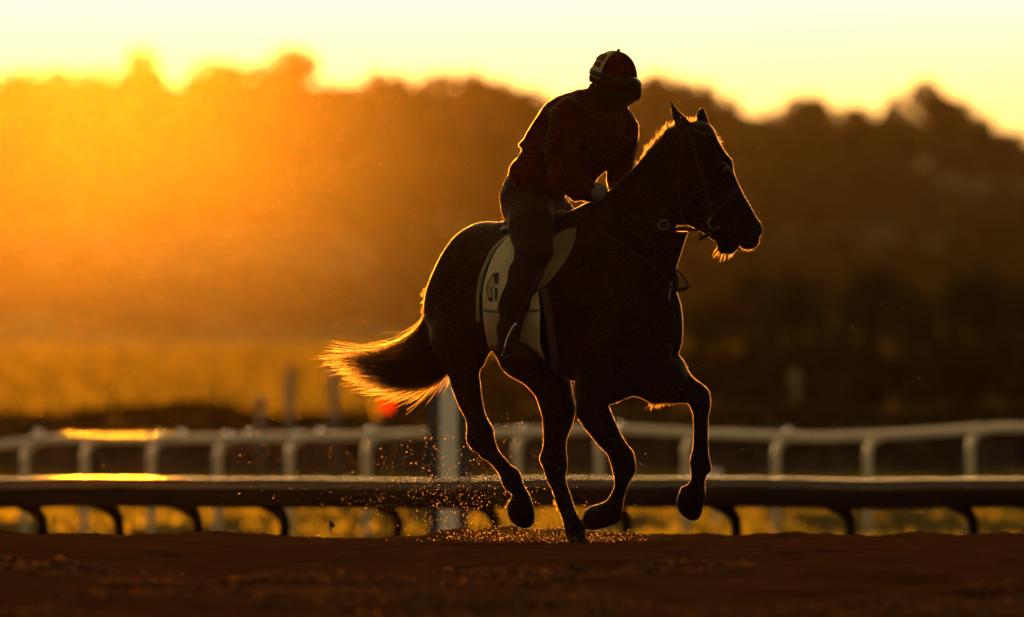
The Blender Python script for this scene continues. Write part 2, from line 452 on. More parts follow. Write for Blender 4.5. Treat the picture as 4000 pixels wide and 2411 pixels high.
for i in range(14):
    px = -60 + i * 330 + rr.uniform(-40, 40)
    if px < 1500: base = 1010 + rr.uniform(-40, 60)
    else: base = np.interp(px, [1500, 2600, 4200], [960, 860, 880]) + rr.uniform(-50, 50)
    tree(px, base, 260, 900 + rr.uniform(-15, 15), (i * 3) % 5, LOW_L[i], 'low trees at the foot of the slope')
def shrub(px, py_top, half_px, Y, label, group, me=SHRUB, name='shrub'):
    x = at(px, 1000, Y).x
    g = float(ground_z(x, Y)) - 0.1
    root = empty(name, (x, Y, g)); tag(root, label, 'shrub', group)
    b = bpy.data.objects.new('foliage', me); COL.objects.link(b); b.parent = root
    w = half_px * Y / F
    b.scale = (w * 1.25, w * 1.25, (zat(py_top, Y) - g) / 1.05)
    b.rotation_euler = (0, 0, random.uniform(0, 6.28))
    mb = MB(); mb.tube([(0, 0, -.1), (.02, 0, .35), (0.05, 0.03, .8)], [.06, .05, .02], 6)
    s = mb.build('stem', M_BARK); s.parent = root
    return root
for i in range(13):
    px = 1720 + i * 205 + rr.uniform(-25, 25)
    shrub(px, np.interp(px, [1700, 2300, 2900, 4200], [1420, 1280, 1120, 1100]) + rr.uniform(-40, 40), 190, 300 + rr.uniform(-10, 10),
          THICK_L[i], 'dark thicket right of the meadow')
# a clipped hedge across the infield
hv, hf = [], []
nl = 16000
hx = (rng.random(nl) - 0.5) * 26; hy = 228 + (rng.random(nl) - 0.5) * 1.6
top = 1.02 + vnoise(hx * 0.8, hx * 0 + 3, 31) * 0.30
hz = -0.85 + top * rng.random(nl) ** 0.55
P = np.stack([hx, hy, hz], -1)
u = rng.normal(size=(nl, 3)); u /= np.linalg.norm(u, axis=1)[:, None]
v = np.cross(u, rng.normal(size=(nl, 3))); v /= np.linalg.norm(v, axis=1)[:, None]
s = 0.085 * (0.5 + rng.random(nl))[:, None]
V = np.stack([P - u * s, P - v * s * .6, P + u * s, P + v * s * .6], 1).reshape(-1, 3)
hedge = empty('hedge', (0, 228, -0.85)); tag(hedge, 'long low hedge behind the far white rail', 'hedge')
mesh_np('foliage', V, np.arange(4 * nl).reshape(-1, 4), M_HEDGE, hedge, smooth=False)
mb = MB(); mb.box((0, 228, -0.42), (26, 0.9, 0.80)); mb.build('inner_branches', M_LEAF2 if False else M_BARK, hedge, smooth=False)

# ------------------------------------------------------------------ rails
def smooth_path(pts, n):
    P = np.array(pts, float)
    t = np.concatenate([[0], np.cumsum(np.linalg.norm(np.diff(P, axis=0), axis=1))])
    q = np.linspace(0, t[-1], n)
    out = np.stack([np.interp(q, t, P[:, k]) for k in range(P.shape[1])], -1)
    for _ in range(6):
        out[1:-1] = 0.25 * out[:-2] + 0.5 * out[1:-1] + 0.25 * out[2:]
    return out
YF = 144.0
far_pts = [(-900, 1775), (-400, 1760), (0, 1738), (110, 1722), (220, 1712), (600, 1714), (1000, 1710), (1400, 1702), (1640, 1692), (1900, 1690), (2100, 1684),
           (2400, 1674), (2700, 1690), (2960, 1700), (3200, 1708), (3500, 1697), (3800, 1678), (3900, 1668), (4000, 1668), (4400, 1690), (4900, 1700)]
far = empty('white_running_rail', (0, YF, -0.85)); tag(far, 'white running rail on curved gooseneck posts behind the dark rail', 'rail')
path = smooth_path([tuple(at(a, b, YF)) for a, b in far_pts], 160)
fprof = [(0.036, 0.040), (-0.034, 0.040), (-0.045, 0.032), (-0.050, 0.015), (-0.050, -0.018), (-0.040, -0.040), (0.0, -0.048), (0.040, -0.040), (0.050, -0.015), (0.050, 0.020), (0.046, 0.033)]
V = [(p[0], p[1] + a, p[2] + b) for p in path for a, b in fprof]; k = len(fprof)
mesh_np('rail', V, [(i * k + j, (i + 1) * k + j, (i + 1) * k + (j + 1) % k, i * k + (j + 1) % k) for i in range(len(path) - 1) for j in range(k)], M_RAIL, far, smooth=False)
def rail_z(x): return float(np.interp(x, path[:, 0], path[:, 2]))
post_me = None
for px in (-170, 95, 330, 590, 850, 1130, 1430, 1730, 2020, 2340, 2680, 3030, 3390, 3790, 4180):
    x = at(px, 1700, YF).x; z = rail_z(x + 0.10)
    if post_me is None:
        p = MB()
        p.tube([(0, .02, -1.3), (0, .02, -.22), (.012, .02, -.14), (.045, .015, -.075), (.10, .01, -.03), (.17, 0, -.005)], [.040, .040, .040, .040, .042, .046], 12)
        po = p.build('gooseneck_post', M_RAIL); post_me = po.data
    else:
        po = bpy.data.objects.new('gooseneck_post', post_me); COL.objects.link(po)
    po.parent = far; po.location = (x, 0, z + 0.85)
cl_me = None
for px, py in ((150, 1709), (626, 1712), (710, 1707), (890, 1714), (972, 1706), (1160, 1713), (1250, 1703), (1446, 1698), (2040, 1690), (2420, 1676), (3078, 1700)):
    if cl_me is None:
        p = MB(); p.sphere((0, 0, 0), 0.036, 14, 10); co = p.build('rail_clamp', M_CLAMP); cl_me = co.data
    else:
        co = bpy.data.objects.new('rail_clamp', cl_me); COL.objects.link(co)
    q = at(px, py, YF - 0.05); co.parent = far; co.location = (q.x, -0.05, q.z + 0.85 + 0.035)

YN = 100.0
near = empty('dark_running_rail', (0, YN, -0.85)); tag(near, 'dark flat covered running rail right behind the track edge', 'rail')
zt = zat(1868, YN)
xsn = np.linspace(-15, 15, 100)
def sweep_rail(name, prof, m):
    V = []; Fq = []
    for i, x in enumerate(xsn):
        dz = 0.006 * math.sin(x * 1.7) + 0.004 * math.sin(x * 4.1 + 1)
        for (yy_, zz_) in prof: V.append((x, YN + yy_, zt + zz_ + dz))
    k = len(prof)
    for i in range(len(xsn) - 1):
        for j in range(k):
            Fq.append((i * k + j, (i + 1) * k + j, (i + 1) * k + (j + 1) % k, i * k + (j + 1) % k))
    return mesh_np(name, V, Fq, m, near, smooth=False)
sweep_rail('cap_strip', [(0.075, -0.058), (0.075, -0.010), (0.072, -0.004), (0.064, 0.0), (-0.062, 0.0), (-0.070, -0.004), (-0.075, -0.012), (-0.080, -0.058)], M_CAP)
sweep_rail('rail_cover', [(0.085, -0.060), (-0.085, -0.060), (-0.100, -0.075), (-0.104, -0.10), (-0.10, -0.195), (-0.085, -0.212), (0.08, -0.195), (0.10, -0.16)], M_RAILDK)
post_me = None
for px in (-1160, -820, -480, -140, 166, 467, 775, 1112, 1555, 1935, 2450, 2877, 3323, 3802, 4260, 4730, 5200):
    x = at(px, 2000, YN).x
    if post_me is None:
        p = MB()
        p.tube([(0, 0, -1.15), (0, 0, -.34), (-.008, 0, -.29), (-.035, 0, -.245), (-.085, 0, -.21), (-.17, 0, -.18)], [.038, .038, .042, .046, .046, .04], 12)
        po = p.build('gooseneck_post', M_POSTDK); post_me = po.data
    else:
        po = bpy.data.objects.new('gooseneck_post', post_me); COL.objects.link(po)
    po.parent = near; po.location = (x, 0, zt + 0.85)

# ------------------------------------------------------------------ poles and markers of the infield
def pole(name, px, w_px, py_top, Y, label, group=None, ball=False, m=M_BLACKP):
    x = at(px, 1500, Y).x; g = float(ground_z(x, Y)); zt_ = zat(py_top, Y); r = w_px * Y / F / 2
    root = empty(name, (x, Y, g)); tag(root, label, 'pole', group)
    mb = MB(); mb.tube([(x, Y, g - .2), (x, Y, zt_)], [r, r * .9], 10); mb.build('shaft', m, root)
    mb = MB()
    mb.sphere((x, Y, zt_), r * (1.7 if ball else 1.15), 10, 6)
    mb.build('cap', m, root)
    return root
pole('stake', 1020, 30, 1572, 196, 'short dark stake with a knob, left of the two tall poles', 'dark stakes in the infield', True)
pole('stake', 1132, 30, 1452, 192, 'taller dark stake in the middle of the three', 'dark stakes in the infield')
pole('stake', 1307, 30, 1440, 188, "tall dark stake below the horse's tail tip", 'dark stakes in the infield')
x = at(1752, 1500, 112).x
fp = empty('distance_pole', (x, 112, -0.85)); tag(fp, "thick white distance pole with dark sides behind the horse's hind leg", 'pole')
mb = MB(); mb.box((x, 112.1, 0.05), (0.33, 0.16, 1.95)); mb.build('post', M_BLACKP, fp, smooth=False)
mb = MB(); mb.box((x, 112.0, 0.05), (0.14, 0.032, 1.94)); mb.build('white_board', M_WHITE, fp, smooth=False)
c = at(1470, 1588, 200)
mk = empty('marker_sign', (c.x, 200, -0.85)); tag(mk, 'amber and orange marker sign standing below the tail', 'sign')
mb = MB(); mb.box((c.x, 200, c.z), (0.10, 0.02, 0.36)); mb.build('amber_panel', M_AMBER, mk, smooth=False)
q = at(1508, 1580, 200)
mb = MB(); mb.tube([(q.x, 199.93, q.z), (q.x, 199.97, q.z)], 0.11, 18); mb.build('orange_disc', M_ORANGE, mk, smooth=False)
mb = MB(); mb.tube([(c.x + .05, 200.05, -0.9), (c.x + .05, 200.05, c.z + .1)], 0.025, 8); mb.build('stem', M_BLACKP, mk)
c = at(3110, 1500, 230)
mk = empty('marker_post', (c.x, 230, -0.85)); tag(mk, 'pale slim marker post standing alone in the dark on the right', 'post')
mb = MB(); mb.box((c.x, 230, (c.z - .85) / 2 + .12), (0.12, 0.10, c.z + .85 + .24)); mb.build('shaft', M_TRIM, mk, smooth=False)
mb = MB(); mb.box((c.x - .03, 229.93, c.z + .10), (0.22, 0.03, 0.16)); mb.build('head_plate', M_TRIM, mk, smooth=False)
c = at(2740, 1855, 150)
mk = empty('low_board', (c.x, 150, -0.85)); tag(mk, "low pale board on the turf behind the horse's raised foreleg", 'board')
mb = MB(); mb.box((c.x, 150, c.z), (0.42, 0.05, 0.11)); mb.build('panel', M_WHITE, mk, smooth=False)
mb = MB()
for dx in (-.16, .16): mb.box((c.x + dx, 150.05, (c.z - .95) / 2), (0.04, 0.04, c.z + .85 - .02))
mb.build('legs', M_WHITE, mk, smooth=False)

# ------------------------------------------------------------------ body frame of horse and rider (turned 40 degrees towards the camera)
YAW = math.radians(40); CA, SA = math.cos(YAW), math.sin(YAW)
X0 = at(2150, 1400, 72).x
TAN = SA / CA
def bp(px, py, t=0.0):
    """world point seen at (px, py) that lies t metres to the horse's left of its middle plane"""
    Y = 72.0
    for _ in range(4):
        X = (px - 2000) / F * Y
        Y = 72 - TAN * (X - X0) + t / CA
    return at(px, py, Y)
def frame(P):
    """world -> (s along the horse, t to its left, z)"""
    dx = P[..., 0] - X0; dy = P[..., 1] - 72.0
    return dx * CA - dy * SA, dx * SA + dy * CA, P[..., 2]
def unframe(s, t, z):
    return X0 + s * CA + t * SA, 72.0 - s * SA + t * CA, z
PXM = 768.0
def st(px, py, t):
    p = bp(px, py, t); dx = p.x - X0; dy = p.y - 72
    return np.array([dx * CA - dy * SA, dx * SA + dy * CA, p.z])
def RC(a, ra, b, rb, q=1.0, k=0.03):
    return ('rc', st(*a), ra / PXM, st(*b), rb / PXM, q, k)
def CH(pts, q=1.0, k=0.025):
    """chain of round cones; pts: (px, py, t, r)"""
    return [RC(p[:3], p[3], n_[:3], n_[3], q, k) for p, n_ in zip(pts[:-1], pts[1:])]
def EL(c, ra, rl, rz, pitch=0.0, k=0.05):
    return ('el', st(*c), ra, rl, rz, math.radians(pitch), k)

def sdf_field(prims, res, pad=0.05, inflate=0.0):
    lo = np.full(3, 1e9); hi = -lo
    boxes = []
    for p in prims:
        if p[0] == 'rc':
            _, a, ra, b, rb, q, k = p
            e = max(ra, rb) + pad + inflate
            l = np.minimum(a, b) - e; h = np.maximum(a, b) + e
        else:
            _, c, ra, rl, rz, pt, k = p
            m = np.array([max(ra, rz if pt else 0), rl, max(rz, ra if pt else 0)]) + pad + inflate
            l = c - m; h = c + m
        boxes.append((l, h)); lo = np.minimum(lo, l); hi = np.maximum(hi, h)
    nn = np.ceil((hi - lo) / res).astype(int) + 1
    ax = [lo[i] + np.arange(nn[i]) * res for i in range(3)]
    Fd = np.full(nn, 0.06, np.float32)
    for p, (l, h) in zip(prims, boxes):
        i0 = np.maximum(0, np.floor((l - lo) / res).astype(int)); i1 = np.minimum(nn, np.ceil((h - lo) / res).astype(int) + 1)
        sl = tuple(slice(i0[i], i1[i]) for i in range(3))
        S = ax[0][sl[0]].astype(np.float32)[:, None, None]; T = ax[1][sl[1]].astype(np.float32)[None, :, None]; Z = ax[2][sl[2]].astype(np.float32)[None, None, :]
        if p[0] == 'rc':
            _, a, ra, b, rb, q, k = p
            ab = (b - a).astype(np.float32); ab[1] /= q
            ps = S - np.float32(a[0]); pt_ = (T - np.float32(a[1])) / np.float32(q); pz = Z - np.float32(a[2])
            hh = np.clip((ps * ab[0] + pt_ * ab[1] + pz * ab[2]) / max(1e-9, float(ab @ ab)), 0, 1)
            d = np.sqrt((ps - ab[0] * hh) ** 2 + (pt_ - ab[1] * hh) ** 2 + (pz - ab[2] * hh) ** 2) - (ra + (rb - ra) * hh)
            d *= max(min(q, 1.0), 0.55)
        else:
            _, c, ra, rl, rz, an, k = p
            ps = S - np.float32(c[0]); pt_ = T - np.float32(c[1]); pz = Z - np.float32(c[2])
            ca, sa = math.cos(an), math.sin(an)
            u = ps * ca + pz * sa; w = -ps * sa + pz * ca
            g = np.sqrt((u / ra) ** 2 + (pt_ / rl) ** 2 + (w / rz) ** 2)
            g2 = np.sqrt((u / ra ** 2) ** 2 + (pt_ / rl ** 2) ** 2 + (w / rz ** 2) ** 2) + 1e-6
            d = g * (g - 1) / g2
        d = d.astype(np.float32) - np.float32(inflate)
        cur = Fd[sl]
        hk = np.clip(k - np.abs(cur - d), 0, None) / k
        Fd[sl] = np.minimum(cur, d) - hk * hk * k * 0.25
    return Fd, lo, res
def surface_nets(Fd, lo, res):
    ins = Fd < 0
    nx, ny, nz = Fd.shape
    cnt = np.zeros((nx - 1, ny - 1, nz - 1), np.int8)
    for i in (0, 1):
        for j in (0, 1):
            for k in (0, 1):
                cnt += ins[i:nx - 1 + i, j:ny - 1 + j, k:nz - 1 + k]
    act = np.argwhere((cnt > 0) & (cnt < 8))
    idx = np.full(cnt.shape, -1, np.int32); idx[tuple(act.T)] = np.arange(len(act))
    acc = np.zeros((len(act), 3)); w = np.zeros(len(act))
    cor = [(i, j, k) for i in (0, 1) for j in (0, 1) for k in (0, 1)]
    val = {c: Fd[act[:, 0] + c[0], act[:, 1] + c[1], act[:, 2] + c[2]] for c in cor}
    for c in cor:
        for axn in range(3):
            if c[axn] == 0:
                d = list(c); d[axn] = 1; d = tuple(d)
                a, b = val[c], val[d]
                m = (a < 0) != (b < 0)
                t = np.where(m, a / np.where(m, a - b, 1), 0)
                for q in range(3):
                    acc[:, q] += np.where(m, c[q] + (t if q == axn else 0), 0)
                w += m
    V = (act + acc / w[:, None]) * res + lo
    quads = []
    for axn in range(3):
        sl0 = [slice(None)] * 3; sl1 = [slice(None)] * 3
        sl0[axn] = slice(0, -1); sl1[axn] = slice(1, None)
        a = ins[tuple(sl0)]; b = ins[tuple(sl1)]
        e = np.argwhere(a != b)
        o1, o2 = [q for q in range(3) if q != axn]
        e = e[(e[:, o1] > 0) & (e[:, o2] > 0) & (e[:, o1] < Fd.shape[o1] - 1) & (e[:, o2] < Fd.shape[o2] - 1)]
        flip = a[tuple(e.T)]
        def cell(d1, d2):
            q = e.copy(); q[:, o1] += d1; q[:, o2] += d2
            return idx[tuple(q.T)]
        c00, c10, c11, c01 = cell(-1, -1), cell(0, -1), cell(0, 0), cell(-1, 0)
        Q = np.stack([c00, c10, c11, c01], -1)
        if axn == 1: flip = ~flip
        Q[~flip] = Q[~flip][:, ::-1]
        quads.append(Q)
    Q = np.concatenate(quads)
    Q = Q[(Q >= 0).all(1)]
    return V, Q
def poly_sdf(poly, step=4, margin=60):
    P = np.array(poly, float)
    lo = P.min(0) - margin; hi = P.max(0) + margin
    gx = np.arange(lo[0], hi[0], step); gy = np.arange(lo[1], hi[1], step)
    X, Y = np.meshgrid(gx, gy, indexing='ij')
    d2 = np.full(X.shape, 1e12); inside = np.zeros(X.shape, bool)
    for (ax_, ay), (bx, by) in zip(P, np.roll(P, -1, 0)):
        ex, ey = bx - ax_, by - ay
        h = np.clip(((X - ax_) * ex + (Y - ay) * ey) / (ex * ex + ey * ey + 1e-9), 0, 1)
        d2 = np.minimum(d2, (X - ax_ - ex * h) ** 2 + (Y - ay - ey * h) ** 2)
        if ay != by:
            inside ^= ((ay > Y) != (by > Y)) & (X < ex * (Y - ay) / (by - ay) + ax_)
    D = np.sqrt(d2); D[inside] *= -1
    return D, lo, step
def carve(Fd, lo, res, poly, grow=0.0, kk=0.010):
    """trim the rounded body back to its outline"""
    D, plo, stp = poly_sdf(poly)
    ii = np.argwhere(Fd < 0.02)
    s, t, z = [lo[i] + ii[:, i] * res for i in range(3)]
    X, Y, Z = unframe(s, t, z)
    dep = Y * CP + (Z - HC) * SP
    px = 2000 + F * X / dep; py = 1205.5 - F * ((Z - HC) * CP - Y * SP) / dep
    u = np.clip((px - plo[0]) / stp, 0, D.shape[0] - 1.001); v = np.clip((py - plo[1]) / stp, 0, D.shape[1] - 1.001)
    iu = u.astype(int); iv = v.astype(int); fu = u - iu; fv = v - iv
    d = (D[iu, iv] * (1 - fu) + D[iu + 1, iv] * fu) * (1 - fv) + (D[iu, iv + 1] * (1 - fu) + D[iu + 1, iv + 1] * fu) * fv
    d = d / PXM - grow
    cur = Fd[tuple(ii.T)]
    hk = np.clip(kk - np.abs(cur - d), 0, None) / kk
    Fd[tuple(ii.T)] = np.maximum(cur, d) + hk * hk * kk * 0.25
    return Fd
def to_world(V):
    x, y, z = unframe(V[:, 0], V[:, 1], V[:, 2])
    return np.stack([x, y, z], -1)
def solid(prims, res, poly=None, grow=0.0, inflate=0.0, wrinkle=None):
    Fd, lo, r = sdf_field(prims, res, inflate=inflate)
    if wrinkle is not None:
        ii = np.argwhere(np.abs(Fd) < 0.03)
        P = lo + ii * r
        Fd[tuple(ii.T)] += wrinkle(P)
    if poly is not None: Fd = carve(Fd, lo, r, poly, grow)
    V, Q = surface_nets(Fd, lo, r)
    return to_world(V), Q
def vnormals(V, Q):
    fn = np.cross(V[Q[:, 2]] - V[Q[:, 0]], V[Q[:, 3]] - V[Q[:, 1]])
    N = np.zeros_like(V)
    for k in range(4): np.add.at(N, Q[:, k], fn)
    N /= np.linalg.norm(N, axis=1)[:, None] + 1e-12
    return N, 0.5 * np.linalg.norm(fn, axis=1)
def fuzz(name, V, Q, n, length, width, m, parent, lay=(0, 0, -1), seed=1, keep=None):
    """short hairs lying on a surface: one thin triangle each"""
    r = np.random.default_rng(seed)
    N, A = vnormals(V, Q)
    fi = r.choice(len(Q), n, p=A / A.sum())
    w = r.random((n, 4)); w /= w.sum(1)[:, None]
    P = (V[Q[fi]] * w[:, :, None]).sum(1); Nn = (N[Q[fi]] * w[:, :, None]).sum(1)
    if keep is not None:
        kk = keep(P); P, Nn = P[kk], Nn[kk]; n = len(P)
    L = np.array(lay, float)[None, :] + r.normal(0, .5, (n, 3))
    L -= (L * Nn).sum(1)[:, None] * Nn; L /= np.linalg.norm(L, axis=1)[:, None] + 1e-9
    d = Nn * (0.55 + 0.35 * r.random(n))[:, None] + L * 0.6
    ln = length * (0.5 + 0.8 * r.random(n) ** 1.5)
    side = np.cross(d, r.normal(size=(n, 3))); side /= np.linalg.norm(side, axis=1)[:, None] + 1e-9
    T = np.empty((n, 3, 3)); b = P - Nn * 0.002
    T[:, 0] = b - side * width / 2; T[:, 1] = b + side * width / 2; T[:, 2] = b + d * ln[:, None]
    o = mesh_np(name, T.reshape(-1, 3), np.arange(3 * n).reshape(-1, 3), m, parent, smooth=False)
    o['kind'] = 'stuff'
    return o
def strands(name, L, width, m, parent, seed=1, taper=0.25):
    """L: (n, k, 3) polylines -> thin ribbons joined into one part"""
    r = np.random.default_rng(seed)
    n, k, _ = L.shape
    T = np.gradient(L, axis=1); T /= np.linalg.norm(T, axis=2)[:, :, None] + 1e-9
    R = r.normal(size=(n, 1, 3)); R = np.repeat(R, k, 1)
    side = np.cross(T, R); side /= np.linalg.norm(side, axis=2)[:, :, None] + 1e-9
    w = width * np.linspace(1, taper, k)[None, :, None] * (0.6 + 0.8 * r.random((n, 1, 1))) / 2
    A = L - side * w; B = L + side * w
    V = np.stack([A, B], 2).reshape(-1, 3)
    base = (np.arange(n)[:, None] * k + np.arange(k - 1)[None, :]).ravel() * 2
    Fq = np.stack([base, base + 1, base + 3, base + 2], -1)
    o = mesh_np(name, V, Fq, m, parent, smooth=True)
    o['kind'] = 'stuff'
    return o

# ------------------------------------------------------------------ the horse
HORSE = [
 # ears and face
 (2619,389),(2617,409),(2622,440),(2629,472),(2635,491),(2602,504),(2585,535),(2556,565),(2517,611),(2475,658),(2380,745),(2250,815),(2180,842),(2090,858),
 (1998,858),(1974,863),(1957,867),(1944,866),(1915,863),(1886,865),(1854,875),(1820,892),(1793,910),(1769,932),(1745,964),(1725,995),(1706,1032),(1686,1076),
 (1672,1112),(1664,1141),(1657,1175),(1655,1202),(1654,1238),(1657,1285),(1668,1335),(1690,1368),(1718,1395),(1723,1412),(1733,1443),(1753,1473),(1762,1509),
 (1777,1548),(1791,1585),(1808,1616),(1820,1638),(1824,1672),(1818,1706),(1825,1731),(1845,1760),(1867,1770),(1879,1788),(1901,1798),(1920,1816),(1940,1840),
 (1952,1857),(1957,1874),(1962,1893),(1976,1913),(1998,1928),(2000,1940),(1991,1957),(1981,1979),(1981,1999),(1984,2018),(1998,2040),(2022,2058),(2049,2065),
 (2071,2063),(2086,2055),(2091,2035),(2088,2003),(2083,1974),(2074,1952),(2066,1928),(2054,1911),(2042,1887),(2037,1867),(2030,1843),(2015,1828),(1996,1818),
 (1974,1792),(1948,1760),(1940,1740),(1932,1709),(1925,1670),(1906,1641),(1893,1611),(1886,1570),(1879,1516),(1872,1463),(1876,1440),(1915,1420),(1930,1406),
 (1962,1446),(1991,1470),(2037,1493),(2058,1509),(2083,1537),(2094,1551),(2110,1599),(2118,1631),(2122,1682),(2123,1728),(2117,1760),(2108,1784),(2107,1797),
 (2125,1835),(2130,1858),(2140,1885),(2155,1910),(2167,1946),(2179,1985),(2189,2005),(2198,2034),(2204,2063),(2203,2073),(2206,2090),(2223,2114),(2240,2131),
 (2291,2126),(2301,2114),(2287,2092),(2286,2065),(2272,2040),(2264,2026),(2251,2002),(2242,1980),(2235,1956),(2225,1922),(2215,1895),(2209,1866),(2211,1846),
 (2217,1829),(2216,1797),(2212,1767),(2211,1738),(2215,1711),(2226,1682),(2239,1653),(2243,1631),(2245,1618),(2268,1650),(2282,1672),(2317,1714),(2341,1743),
 (2365,1767),(2377,1782),(2391,1831),(2398,1858),(2400,1873),(2399,1905),(2388,1929),(2374,1951),(2361,1963),(2330,1972),(2308,1977),(2298,1987),(2286,1991),
 (2274,2022),(2273,2039),(2287,2067),(2315,2073),(2352,2065),(2391,2051),(2413,2045),(2429,2026),(2431,1992),(2438,1943),(2446,1919),(2456,1890),(2466,1873),
 (2480,1853),(2486,1831),(2480,1795),(2474,1765),(2451,1739),(2427,1700),(2405,1652),(2375,1581),(2397,1577),(2429,1564),(2456,1552),(2480,1547),(2502,1554),
 (2519,1562),(2539,1575),(2563,1578),(2592,1574),(2612,1578),(2641,1576),(2680,1574),(2692,1579),(2699,1598),(2707,1615),(2709,1654),(2710,1700),(2709,1724),
 (2705,1761),(2699,1780),(2693,1805),(2698,1834),(2701,1858),(2697,1880),(2685,1895),(2662,1903),(2653,1926),(2643,1948),(2642,1968),(2651,1997),(2665,2014),
 (2690,2031),(2711,2036),(2726,2031),(2738,2017),(2744,1992),(2749,1963),(2758,1948),(2759,1934),(2753,1909),(2753,1883),(2761,1855),(2775,1844),(2780,1831),
 (2775,1810),(2769,1780),(2766,1737),(2766,1657),(2767,1620),(2774,1596),(2776,1566),(2774,1540),(2763,1519),(2738,1497),(2719,1486),(2702,1470),(2685,1445),
 (2672,1413),(2658,1398),(2649,1383),(2660,1355),(2665,1324),(2667,1292),(2667,1268),(2665,1231),(2660,1195),(2651,1163),(2642,1141),(2643,1122),(2640,1057),
 (2644,1039),(2656,1002),(2670,959),(2680,927),(2690,905),(2638,906),(2644,875),(2658,881),(2675,878),(2702,883),(2722,899),(2741,906),(2768,926),(2782,938),
 (2797,946),(2795,963),(2802,984),(2817,995),(2843,991),(2858,995),(2871,988),(2873,978),(2889,975),(2884,962),(2883,946),(2890,960),(2899,971),(2916,976),(2938,973),(2958,963),(2965,946),(2967,926),
 (2981,910),(2986,892),(2980,878),(2963,859),(2937,815),(2919,783),(2904,759),(2885,720),(2865,669),(2866,640),(2863,622),(2842,606),(2825,582),(2803,545),
 (2787,504),(2765,460),(2752,428),(2746,416),(2731,426),(2720,443),(2717,468),(2695,479),(2682,462),(2663,444),(2641,423),(2626,390)]
hp = []
hp += [EL((1905, 1075, 0), .33, .27, .275), EL((1800, 1130, -.07), .24, .17, .30), EL((1925, 1130, .09), .24, .17, .30)]
hp += [EL((2130, 1135, 0), .62, .29, .345), EL((2330, 1180, 0), .46, .27, .42), EL((2500, 1215, 0), .26, .24, .36)]
hp += [EL((2480, 1330, -.10), .20, .13, .30), EL((2590, 1330, .10), .17, .13, .30), EL((2545, 1480, 0), .20, .17, .14)]
hp += [RC((2130, 905, 0), 62, (2330, 860, 0), 90, .6, .08), RC((2010, 900, 0), 50, (2150, 905, 0), 60, 1, .08)]
# neck and head
hp += [RC((2440, 980, 0), 255, (2560, 840, 0), 222, .52, .08), RC((2560, 840, 0), 222, (2660, 640, .0), 160, .50, .06)]
hp += [RC((2690, 660, 0), 168, (2740, 760, 0), 135, .48, .04), RC((2745, 600, 0), 110, (2870, 850, 0), 78, .62, .04), RC((2705, 780, 0), 112, (2800, 860, 0), 82, .5, .04)]
hp += [RC((2840, 800, 0), 92, (2920, 915, 0), 66, .62, .03), RC((2920, 910, 0), 70, (2930, 925, 0), 56, .72, .02), RC((2835, 900, 0), 70, (2838, 960, 0), 42, .6, .02), RC((2860, 950, 0), 42, (2900, 945, 0), 36, .6, .015)]
# eye sockets, cheek, nostril rims
hp += [RC((2822, 655, -.078), 22, (2842, 668, -.074), 16, 1, .03), RC((2822, 655, .078), 22, (2842, 668, .074), 16, 1, .03)]
# ears
hp += [RC((2672, 490, -.07), 40, (2640, 440, -.08), 24, .5, .015), RC((2640, 440, -.08), 24, (2621, 396, -.085), 9, .5, .01)]
hp += [RC((2742, 490, .07), 34, (2743, 450, .08), 26, .5, .015), RC((2743, 450, .08), 26, (2745, 424, .085), 13, .5, .01)]
# near (right) hind leg
tr = -.15
hp += [RC((1835, 1130, -.10), 180, (1800, 1330, tr), 125, .62, .06)]
hp += CH([(1800, 1330, tr, 128), (1800, 1410, tr, 92), (1811, 1463, tr, 66)], .75, .04)
hp += CH([(1811, 1463, tr, 64), (1821, 1516, tr, 60), (1839, 1580, tr, 54), (1863, 1640, tr, 47), (1874, 1680, tr, 54), (1880, 1720, tr, 60)], .8)
hp += CH([(1878, 1725, tr, 58), (1905, 1765, tr, 44), (1944, 1806, tr, 33), (1975, 1840, tr, 34), (1996, 1868, tr, 44), (2004, 1895, tr, 46), (2030, 1935, tr, 38)], .85)
hp += CH([(2032, 1938, tr, 42), (2035, 1978, tr, 56), (2038, 2018, tr, 54)], .95)
# far (left) hind leg
tl = .15
hp += [RC((1990, 1150, .10), 150, (2060, 1370, tl), 125, .62, .06), RC((2060, 1370, tl), 125, (2145, 1520, tl), 90, .7, .04)]
hp += CH([(2145, 1510, tl, 92), (2178, 1600, tl, 72), (2180, 1650, tl, 64), (2171, 1700, tl, 52), (2166, 1740, tl, 49), (2162, 1790, tl, 60), (2170, 1830, tl, 52), (2171, 1865, tl, 43),
          (2188, 1910, tl, 37), (2203, 1955, tl, 36), (2214, 1990, tl, 37), (2231, 2026, tl, 39), (2246, 2065, tl, 45), (2250, 2095, tl, 48), (2262, 2116, tl, 46)], .85)
# near (right) foreleg
fr = -.13
hp += [RC((2440, 1330, -.11), 150, (2345, 1530, fr), 110, .6, .06)]
hp += CH([(2345, 1530, fr, 108), (2330, 1610, fr, 80), (2345, 1655, fr, 66), (2374, 1700, fr, 60), (2420, 1765, fr, 57), (2431, 1800, fr, 56), (2438, 1836, fr, 52), (2434, 1866, fr, 40), (2424, 1905, fr, 32), (2412, 1945, fr, 33), (2396, 1985, fr, 46)], .85)
hp += CH([(2396, 1990, fr, 48), (2375, 2015, fr, 58), (2330, 2026, fr, 52), (2312, 2030, fr, 44)], .9)
